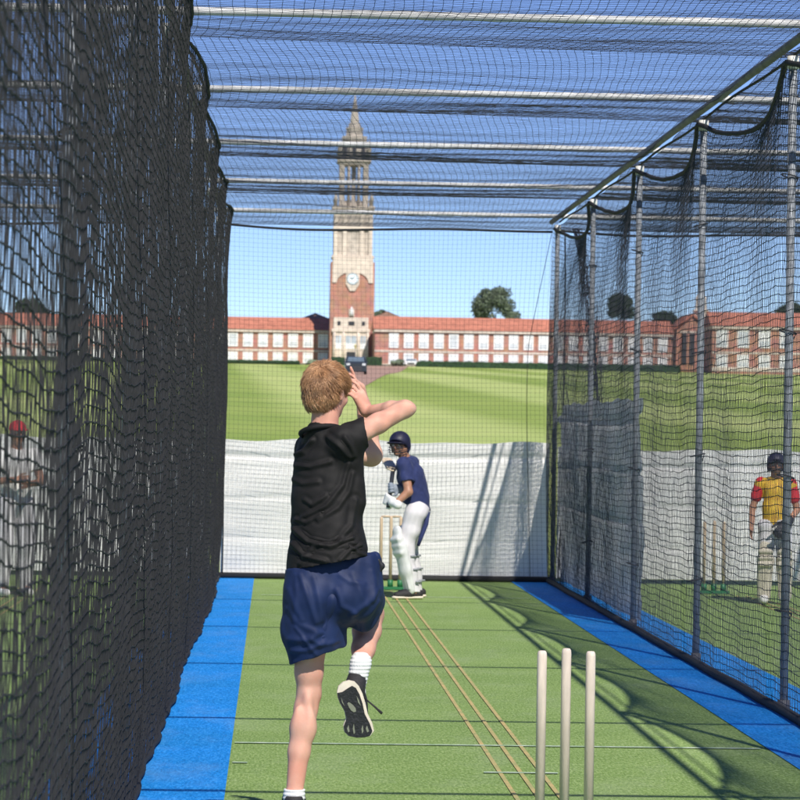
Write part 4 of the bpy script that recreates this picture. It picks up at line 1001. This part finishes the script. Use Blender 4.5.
# niche with statue
nb = slabf(348.8, 354.2, 309, 316.5, .004, .35, 'stone', 'niche'); MB().lathe([(.1, 0+tz(316)), (.42, tz(315)), (.3, tz(311)), (.34, tz(310)), (.18, tz(308.8)), (.22, tz(308)), (.05, tz(306.8))], tx-.1, f_y-.5, 10).build('statue', M['blind'], tw, True)
# clock with stone surround
MB().prism([(tx-6.8*s_t, tz(272)), (tx+6.8*s_t, tz(272)), (tx+6.8*s_t, tz(284)), (tx+2.6*s_t, tz(291)), (tx-2.6*s_t, tz(291)), (tx-6.8*s_t, tz(284))], 1, f_y-.3, f_y-.004).build('clock_surround', M['stone'], tw)
def disc(r, y0, y1, m, name, parent, cz, n=40, cx=None):
    cx = tx if cx is None else cx
    return MB().prism([(cx+r*math.cos(2*math.pi*k/n), cz+r*math.sin(2*math.pi*k/n)) for k in range(n)], 1, f_y-y1, f_y-y0).build(name, M[m], parent)
cz = tz(279); ck = disc(5.9*s_t, .301, .36, 'hand', 'clock', tw, cz); disc(5.3*s_t, .361, .40, 'clock', 'clock_face', ck, cz)
mk_ = MB()
for k in range(12):
    a = k*math.pi/6; mk_.tube([(tx+4.2*s_t*math.sin(a), f_y-.42, cz+4.2*s_t*math.cos(a)), (tx+5.0*s_t*math.sin(a), f_y-.42, cz+5.0*s_t*math.cos(a))], .05, 4)
mk_.build('hour_marks', M['hand'], ck); MB().tube([(tx, f_y-.45, cz), (tx+3.6*s_t*.5, f_y-.45, cz+3.8*s_t*.8)], .06, 4).build('clock_hand', M['hand'], ck); MB().tube([(tx, f_y-.45, cz), (tx-.5, f_y-.45, cz+.2)], .08, 4).build('clock_hand', M['hand'], ck)
# stone upper part
ar = MB()
pts = []
for k in range(13):
    a = math.pi*k/12; pts.append((tx+(16*math.cos(a))*s_t, tz(283-11*math.sin(a))))
poly = [(tx+20.3*s_t, tz(283)), (tx+20.3*s_t, tz(258)), (tx-20.3*s_t, tz(258)), (tx-20.3*s_t, tz(283))]+pts[::-1]
ar.prism(poly, 1, f_y-.25, f_y+.4).build('stone_arch', M['stone'], tw)
sqb(20.9*s_t, tz(272), tz(257)).build('stone_stage', M['stone'], tw) if False else None
sqb(19.9*s_t, tz(262), tz(255), 0).build('stone_stage', M['stone'], tw)
for (a, b2, h2) in ((257.5, 255.5, 21.2), (272, 270, 20.6), (229, 226.5, 20.2), (209, 206, 21.2)):
    sqb(h2*s_t, tz(a), tz(b2)).build('cornice', M['stone'], tw)
sqb(17.2*s_t, tz(255.4), tz(209.1)).build('stone_shaft', M['stone_d'], tw)
for cx in (-17.5, -8.5, 8.5, 17.5):
    for yy in (-1, 1):
        x_ = tx+cx*s_t; MB().box(x_-1.9*s_t, x_+1.9*s_t, yc+yy*17.9*s_t-.35, yc+yy*17.9*s_t+.35, tz(255.3), tz(209.2)).build('pilaster', M['stone'], tw)
for cy in (-8.5, 8.5):
    for xx in (-1, 1):
        y_ = yc+cy*s_t; MB().box(tx+xx*17.9*s_t-.35, tx+xx*17.9*s_t+.35, y_-1.9*s_t, y_+1.9*s_t, tz(255.3), tz(209.2)).build('pilaster', M['stone'], tw)
# open belfry
sqb(10.5*s_t, tz(205.9), tz(200)).build('belfry_floor', M['stone_d'], tw)
for ix, iy in ((-1, -1), (1, -1), (-1, 1), (1, 1)):
    x_, y_ = tx+ix*12*s_t, yc+iy*12*s_t; MB().box(x_-2.6*s_t, x_+2.6*s_t, y_-2.6*s_t, y_+2.6*s_t, tz(205.9), tz(164)).build('pier', M['stone_d'], tw)
    x_, y_ = tx+ix*18*s_t, yc+iy*18*s_t; MB().lathe([(.35, tz(206)), (.35, tz(200)), (.5, tz(199)), (.15, tz(194)), (.02, tz(190))], x_, y_, 8).build('urn', M['stone_d'], tw, True)
for ix in (-1, 1):
    for iy in (-1, 1):
        x_ = tx+ix*5*s_t; y_ = yc+iy*12.5*s_t; MB().tube([(x_, y_, tz(205.9)), (x_, y_, tz(164))], 1.3*s_t, 8).build('column', M['stone_d'], tw, True)
        MB().tube([(tx+iy*12.5*s_t, yc+ix*5*s_t, tz(205.9)), (tx+iy*12.5*s_t, yc+ix*5*s_t, tz(164))], 1.3*s_t, 8).build('column', M['stone_d'], tw, True)
sqb(2.2*s_t, tz(200), tz(164)).build('belfry_core', M['stone_d'], tw)
sqb(15*s_t, tz(164), tz(161)).build('belfry_top', M['stone_d'], tw); sqb(17*s_t, tz(161), tz(158.5)).build('cornice', M['stone_d'], tw)
MB().lathe([(13.5*s_t, tz(158.5)), (13*s_t, tz(140)), (13.6*s_t, tz(139)), (13.6*s_t, tz(135)), (13.0*s_t, tz(134.5)), (9.2*s_t, tz(134.3)), (8.8*s_t, tz(127.5)), (9.6*s_t, tz(127)), (9.4*s_t, tz(125.6))], tx, yc, 8).build('octagon_stage', M['stone_d'], tw)
for k in range(8):
    a = math.pi/4*k; x_, y_ = tx+12.7*s_t*math.cos(a), yc+12.7*s_t*math.sin(a); MB().lathe([(2.2*s_t, tz(156)), (2.2*s_t, tz(142))], x_, y_, 6).build('louvre', M['slate'], tw)
for ix, iy in ((-1, -1), (1, -1), (-1, 1), (1, 1)):
    MB().lathe([(.5, tz(158.4)), (.45, tz(150)), (.6, tz(149)), (.2, tz(143)), (.02, tz(138))], tx+ix*14.5*s_t, yc+iy*14.5*s_t, 8).build('pinnacle', M['stone_d'], tw, True)
MB().lathe([(6.8*s_t, tz(125.5)), (6.2*s_t, tz(121.5)), (4.9*s_t, tz(121)), (4.2*s_t, tz(114)), (3.1*s_t, tz(107)), (2.0*s_t, tz(101)), (1.1*s_t, tz(96)), (.4*s_t, tz(92))], tx, yc, 8).build('spire', M['stone_d'], tw)
MB().tube([(tx, yc, tz(93.2)), (tx, yc, tz(86))], .07, 6).build('finial', M['lamp_yellow'], tw)

# chapel-like block and further range at the right, seen through the net
Yc = 585; zc = float(at(700, 368, Yc)[2]); cx0, cx1 = float(at(676, 350, Yc)[0]), float(at(708, 350, Yc)[0])
ch = thing('gabled_hall', 'brick gabled hall with dark tall windows and a small pointed bell turret', 'building', ((cx0+cx1)/2, Yc, zc))
mz = float(at(690, 330, Yc)[2]); gzp = float(at(690, 316, Yc)[2]); MB().prism([(cx0, zc-3), (cx0, mz), ((cx0+cx1)/2, gzp), (cx1, mz), (cx1, zc-3)], 1, Yc, Yc+18).build('wall', M['brick'], ch)
MB().prism([(cx0-.5, mz-.1), ((cx0+cx1)/2, gzp+.05), (cx1+.5, mz-.1), (cx1+.5, mz+.3), ((cx0+cx1)/2, gzp+.55), (cx0-.5, mz+.3)], 1, Yc-.5, Yc+18.5).build('roof', M['tiles'], ch)
for k in (.25, .5, .75):
    xx = cx0+(cx1-cx0)*k; MB().box(xx-.5, xx+.5, Yc-.12, Yc-.004, zc+.6, mz-.6).build('window', M['dark'], ch); MB().box(xx-.95, xx+.95, Yc-.10, Yc-.003, mz-.59, mz-.2).build('lintel', M['stone'], ch)
tcx = float(at(701, 300, Yc+6)[0]); q = lambda y: float(at(701, y, Yc+6)[2])
tu = MB().lathe([(1.5, q(330)), (1.5, q(312)), (1.8, q(311)), (1.2, q(309)), (1.05, q(300)), (1.2, q(299)), (.6, q(293)), (.2, q(284)), (.04, q(276))], tcx, Yc+6, 8).build('bell_turret', M['stone'], ch)
Yf = 560; zf = float(at(760, 369, Yf)[2])
wing('brick range with orange roof and white windows far right beyond the gabled hall', float(at(712, 360, Yf)[0]), float(at(860, 360, Yf)[0]), Yf, zf, 4.0, 3.3, 2.4, 7.6, 2.9, 2.2, first=float(at(722, 340, Yf)[0]))

# path and road in front of the school
def ground_patch(name, pts, z, m):
    V = [(x, y, float(gz(y))+z) for x, y in pts]
    setp(MB().add(V, [tuple(range(len(V)))]).build(name, m), kind='structure')
def und(x, Y): return .18*math.sin(x/23+1)*math.sin(Y/41)*min(max((Y-60)/60, 0), 1)*min(max((590-Y)/30, 0), 1)
n_ = 80; V = []; F = []
for k in range(n_+1):
    Y = 220+(572-220)*k/n_; c = at(338, 380, 220)[0]*(1-k/n_)+at(383, 367, 572)[0]*k/n_; w_ = 1.6+3.4*k/n_
    for j in range(5): xx = c+w_*(j/2-1); V.append((xx, Y, float(gz(Y))+und(xx, Y)+.02))
    if k:
        for j in range(4): F.append((5*k-5+j, 5*k-4+j, 5*k+1+j, 5*k+j))
setp(MB().add(V, F).build('gravel_path', M['path']), kind='structure')
def und(x, Y): return .18*math.sin(x/23+1)*math.sin(Y/41)*min(max((Y-60)/60, 0), 1)*min(max((590-Y)/30, 0), 1)
sheet('forecourt_road', -90, 130, 566, 574, float(gz(570))+.25, M['tarmac'])

# hedges below the windows
def hedge(label, x0, x1, Y, z, h, d=1.2):
    n1 = int((x1-x0)/.5); V = []; F = []; prof = [(-d/2, 0), (-d/2, h*.85), (-d*.3, h), (d*.3, h), (d/2, h*.85), (d/2, 0)]
    for i in range(n1+1):
        for (py, pz) in prof: V.append((x0+(x1-x0)*i/n1, Y+py+rng.normal(0, .06), z+pz+(rng.normal(0, .07) if pz else 0)))
    m = len(prof)
    for i in range(n1):
        for k in range(m-1): F.append((i*m+k, i*m+k+1, (i+1)*m+k+1, (i+1)*m+k))
    F += [tuple(range(m)), tuple(range(n1*m+m-1, n1*m-1, -1))]
    return setp(mk('hedge', V, F, M['hedge']), label, 'hedge', 'clipped hedges along the school front')
zg = float(gz(590))
hedge('low dark clipped hedge under the windows of the left wing', x_l0, float(at(300, 363, 594)[0]), 594, zl-.6, 1.15)
hedge('low dark clipped hedge under the windows of the right wing', float(at(416, 363, 564)[0]), x_r1, 563.5, zrr-.9, 1.5)
hedge('dark clipped hedge at the foot of the clock tower, left of the door', float(at(331, 358, 560)[0]), float(at(345, 358, 560)[0]), 560, float(at(340, 366, 560)[2]), 1.7, 1.6)
hedge('dark clipped hedge at the foot of the clock tower, right of the door', float(at(366, 358, 560)[0]), float(at(382, 358, 560)[0]), 560, float(at(374, 366, 560)[2]), 1.7, 1.6)
for k, (px, Yk, lb) in enumerate(((310, 592, 'left'), (397, 560, 'right'))):
    c = at(px, 366, Yk); V = []; 
    sh_ = SDF(c-np.array([2, 2, .5]), c+np.array([2, 2, 2.2]), .14)
    for j in range(9): sh_.ell(c+np.array([rng.uniform(-1.1, 1.1), rng.uniform(-.5, .5), rng.uniform(.2, .9)]), (.5, .5, .45), .1)
    setp(sdf_obj('shrub', sh_, M['leaf'], None, 0, lambda V: .12*noise3(V, 7+k, .9)), 'small grey-green rounded shrub by the school wall, %s of the clock tower' % lb, 'shrub', 'shrubs by the school wall')
# lamp standard in front of the tower
lp = at(355, 366, 556); t = thing('lamp_post', 'slender lamp post with a yellowish lantern in front of the clock tower door', 'lamp post', lp)
MB().tube([lp, lp+np.array([0, 0, 3.2])], [.09, .06], 8).build('pole', M['slate'], t, True); MB().lathe([(.12, lp[2]+3.2), (.24, lp[2]+3.7), (.28, lp[2]+3.75), (.05, lp[2]+4.1)], lp[0], lp[1], 8).build('lantern', M['lamp_yellow'], t)

# ------------------------------------------------------------------ vehicles
def vehicle(label, c, W, L, H, paint, name, yaw=0):
    """front faces -y; profile runs along y"""
    t = thing(name, label, 'car', c); t.rotation_euler.z = 0
    X, Y, Z = c; pr = [(0, .32), (0, .62*H), (.06*L, .66*H), (.24*L, .70*H), (.36*L, .97*H), (.44*L, H), (.82*L, H), (.93*L, .93*H), (L, .6*H), (L, .32)]
    V = []; n = len(pr)
    for xx, k in ((-W/2, .93), (-W/2*.97, 1), (W/2*.97, 1), (W/2, .93)):
        for (y, z) in pr:
            zz = Z+z; tw_ = 1-.14*max(0, (z-.6*H)/(.4*H)); V.append((X+xx*tw_, Y+L/2+(y-L/2)*(k if k < 1 else 1), zz if k == 1 else Z+z*.99+.003))
    F = [tuple(range(n)), tuple(range(4*n-1, 3*n-1, -1))]
    for r_ in range(3): F += [(r_*n+i, r_*n+n+i, r_*n+n+(i+1) % n, r_*n+(i+1) % n) for i in range(n)]
    mk('body', V, F, M[paint], t)
    g = W/2*.80
    MB().add([(X-g, Y+.245*L, Z+.72*H), (X+g, Y+.245*L, Z+.72*H), (X+g*.9, Y+.35*L, Z+.955*H), (X-g*.9, Y+.35*L, Z+.955*H), (X-g, Y+.235*L, Z+.725*H), (X+g, Y+.235*L, Z+.725*H), (X+g*.9, Y+.34*L, Z+.965*H), (X-g*.9, Y+.34*L, Z+.965*H)],
             [(0, 3, 2, 1), (4, 5, 6, 7), (0, 1, 5, 4), (1, 2, 6, 5), (2, 3, 7, 6), (3, 0, 4, 7)]).build('windscreen', M['carglass'], t)
    for q in (-1, 1):
        MB().box(X+q*W*.36-.18, X+q*W*.36+.18, Y-.04, Y+.05, Z+.50*H, Z+.60*H).build('headlight', M['lamp'], t)
        MB().box(X+q*(W/2*.935)-.01, X+q*(W/2*.935)+.01, Y+.40*L, Y+.80*L, Z+.70*H, Z+.90*H).build('side_window', M['carglass'], t)
        MB().box(X+q*(W/2+.08)-.10, X+q*(W/2+.08)+.10, Y+.27*L, Y+.30*L, Z+.68*H, Z+.76*H).build('wing_mirror', M[paint], t)
        for yy in (.18, .80):
            a = (X+q*(W/2-.20), Y+yy*L, Z+.33); b2 = (X+q*(W/2+.01), Y+yy*L, Z+.33); wo = MB().tube([a, b2], .33, 18).build('wheel', M['tyre'], t, True)
            MB().tube([(X+q*(W/2+.005), Y+yy*L, Z+.33), (X+q*(W/2+.025), Y+yy*L, Z+.33)], .2, 12).build('rim', M['steel'], wo, True)
    MB().box(X-W*.28, X+W*.28, Y-.03, Y+.02, Z+.33, Z+.45*H).build('front_grille', M['dark'], t)
    return t
def vbase(px, Y):
    c = at(px, 370, Y); return (float(c[0]), Y, float(gz(Y))+(und(float(c[0]), Y)+.03 if Y < 500 else .25))
vehicle('black van seen head-on on the gravel path below the clock tower', vbase(356, 325), 2.35, 5, 1.95, 'car_black', 'parked_van')
vehicle('small white car parked on the forecourt road right of the clock tower', vbase(411, 563), 2.3, 3.2, 1.35, 'car_white', 'parked_car')

# ------------------------------------------------------------------ trees
def tree(label, px, Y, top_y, half_px, seed, m='leaf', grp='trees behind the school', base_y=366, sq=1.0):
    rg = np.random.default_rng(seed); s_ = Y/3000.0; zt = float(at(px, top_y, Y)[2]); x = float(at(px, 330, Y)[0]); z0 = 14.3; H = zt-z0; Rw = half_px*s_
    t = thing('tree', label, 'tree', (x, Y, z0), grp)
    tr_ = MB().tube([(x, Y, z0-1), (x+.2, Y, z0+H*.3), (x, Y, z0+H*.62)], [.55, .4, .2], 8); 
    cz_ = zt-Rw*.95*sq; 
    for k in range(9):
        a = rg.uniform(0, 6.28); e = rg.uniform(.2, 1.2); L = Rw*rg.uniform(.5, .85); p0 = (x, Y, z0+H*rg.uniform(.3, .6)); p1 = (x+L*math.cos(a)*math.cos(e), Y+L*math.sin(a)*math.cos(e), p0[2]+L*math.sin(e)*sq)
        tr_.tube([p0, tuple((np.array(p0)+np.array(p1))/2+np.array([0, 0, .3])), p1], [.22, .13, .05], 5)
    tr_.build('trunk', M['bark'], t, True)
    cl = []
    for k in range(75):
        v = rg.normal(size=3); v /= np.linalg.norm(v); v[2] = v[2] if v[2] > -.55 else -v[2]; q = rg.uniform(.40, .84)
        cl.append((np.array([x, Y, cz_])+v*np.array([Rw, Rw, Rw*.95*sq])*q, rg.uniform(.15, .25)*Rw))
    n_l = 14000; ci = rg.integers(0, len(cl), n_l); P = np.array([c[0] for c in cl])[ci]; rr = np.array([c[1] for c in cl])[ci]
    d = rg.normal(size=(n_l, 3)); d /= np.linalg.norm(d, axis=1, keepdims=True); P = P+d*(rr*rg.uniform(.5, 1.08, n_l))[:, None]
    a = rg.normal(size=(n_l, 3)); a /= np.linalg.norm(a, axis=1, keepdims=True); b_ = np.cross(a, rg.normal(size=(n_l, 3))); b_ /= np.linalg.norm(b_, axis=1, keepdims=True); sz = (.018*Rw+.10)*rg.uniform(.6, 1.4, n_l)[:, None]
    V = np.stack([P-a*sz, P-b_*sz*.7, P+a*sz, P+b_*sz*.7], 1).reshape(-1, 3); F = np.arange(n_l*4).reshape(-1, 4)
    mk('crown', V, F, M[m], t); return t
tree('large round grey-green tree rising behind the roof of the right wing', 495, 640, 285, 27, 1, sq=.95)
tree('dark tree partly behind the far end of the right wing, seen through the side net', 620, 620, 292, 19, 2, 'leaf2')
tree('low dark tree just left of the small bell turret', 664, 600, 308, 17, 3, 'leaf2')
tree('dark tree at the far right edge behind the brick range', 792, 600, 302, 24, 4, 'leaf2')
tree('small green treetop showing above the brown roof right of the clock tower', 381, 660, 309, 10, 5)
tree('dark tree behind the roof far left, seen through the dense black net', 30, 660, 296, 24, 6, 'leaf2')
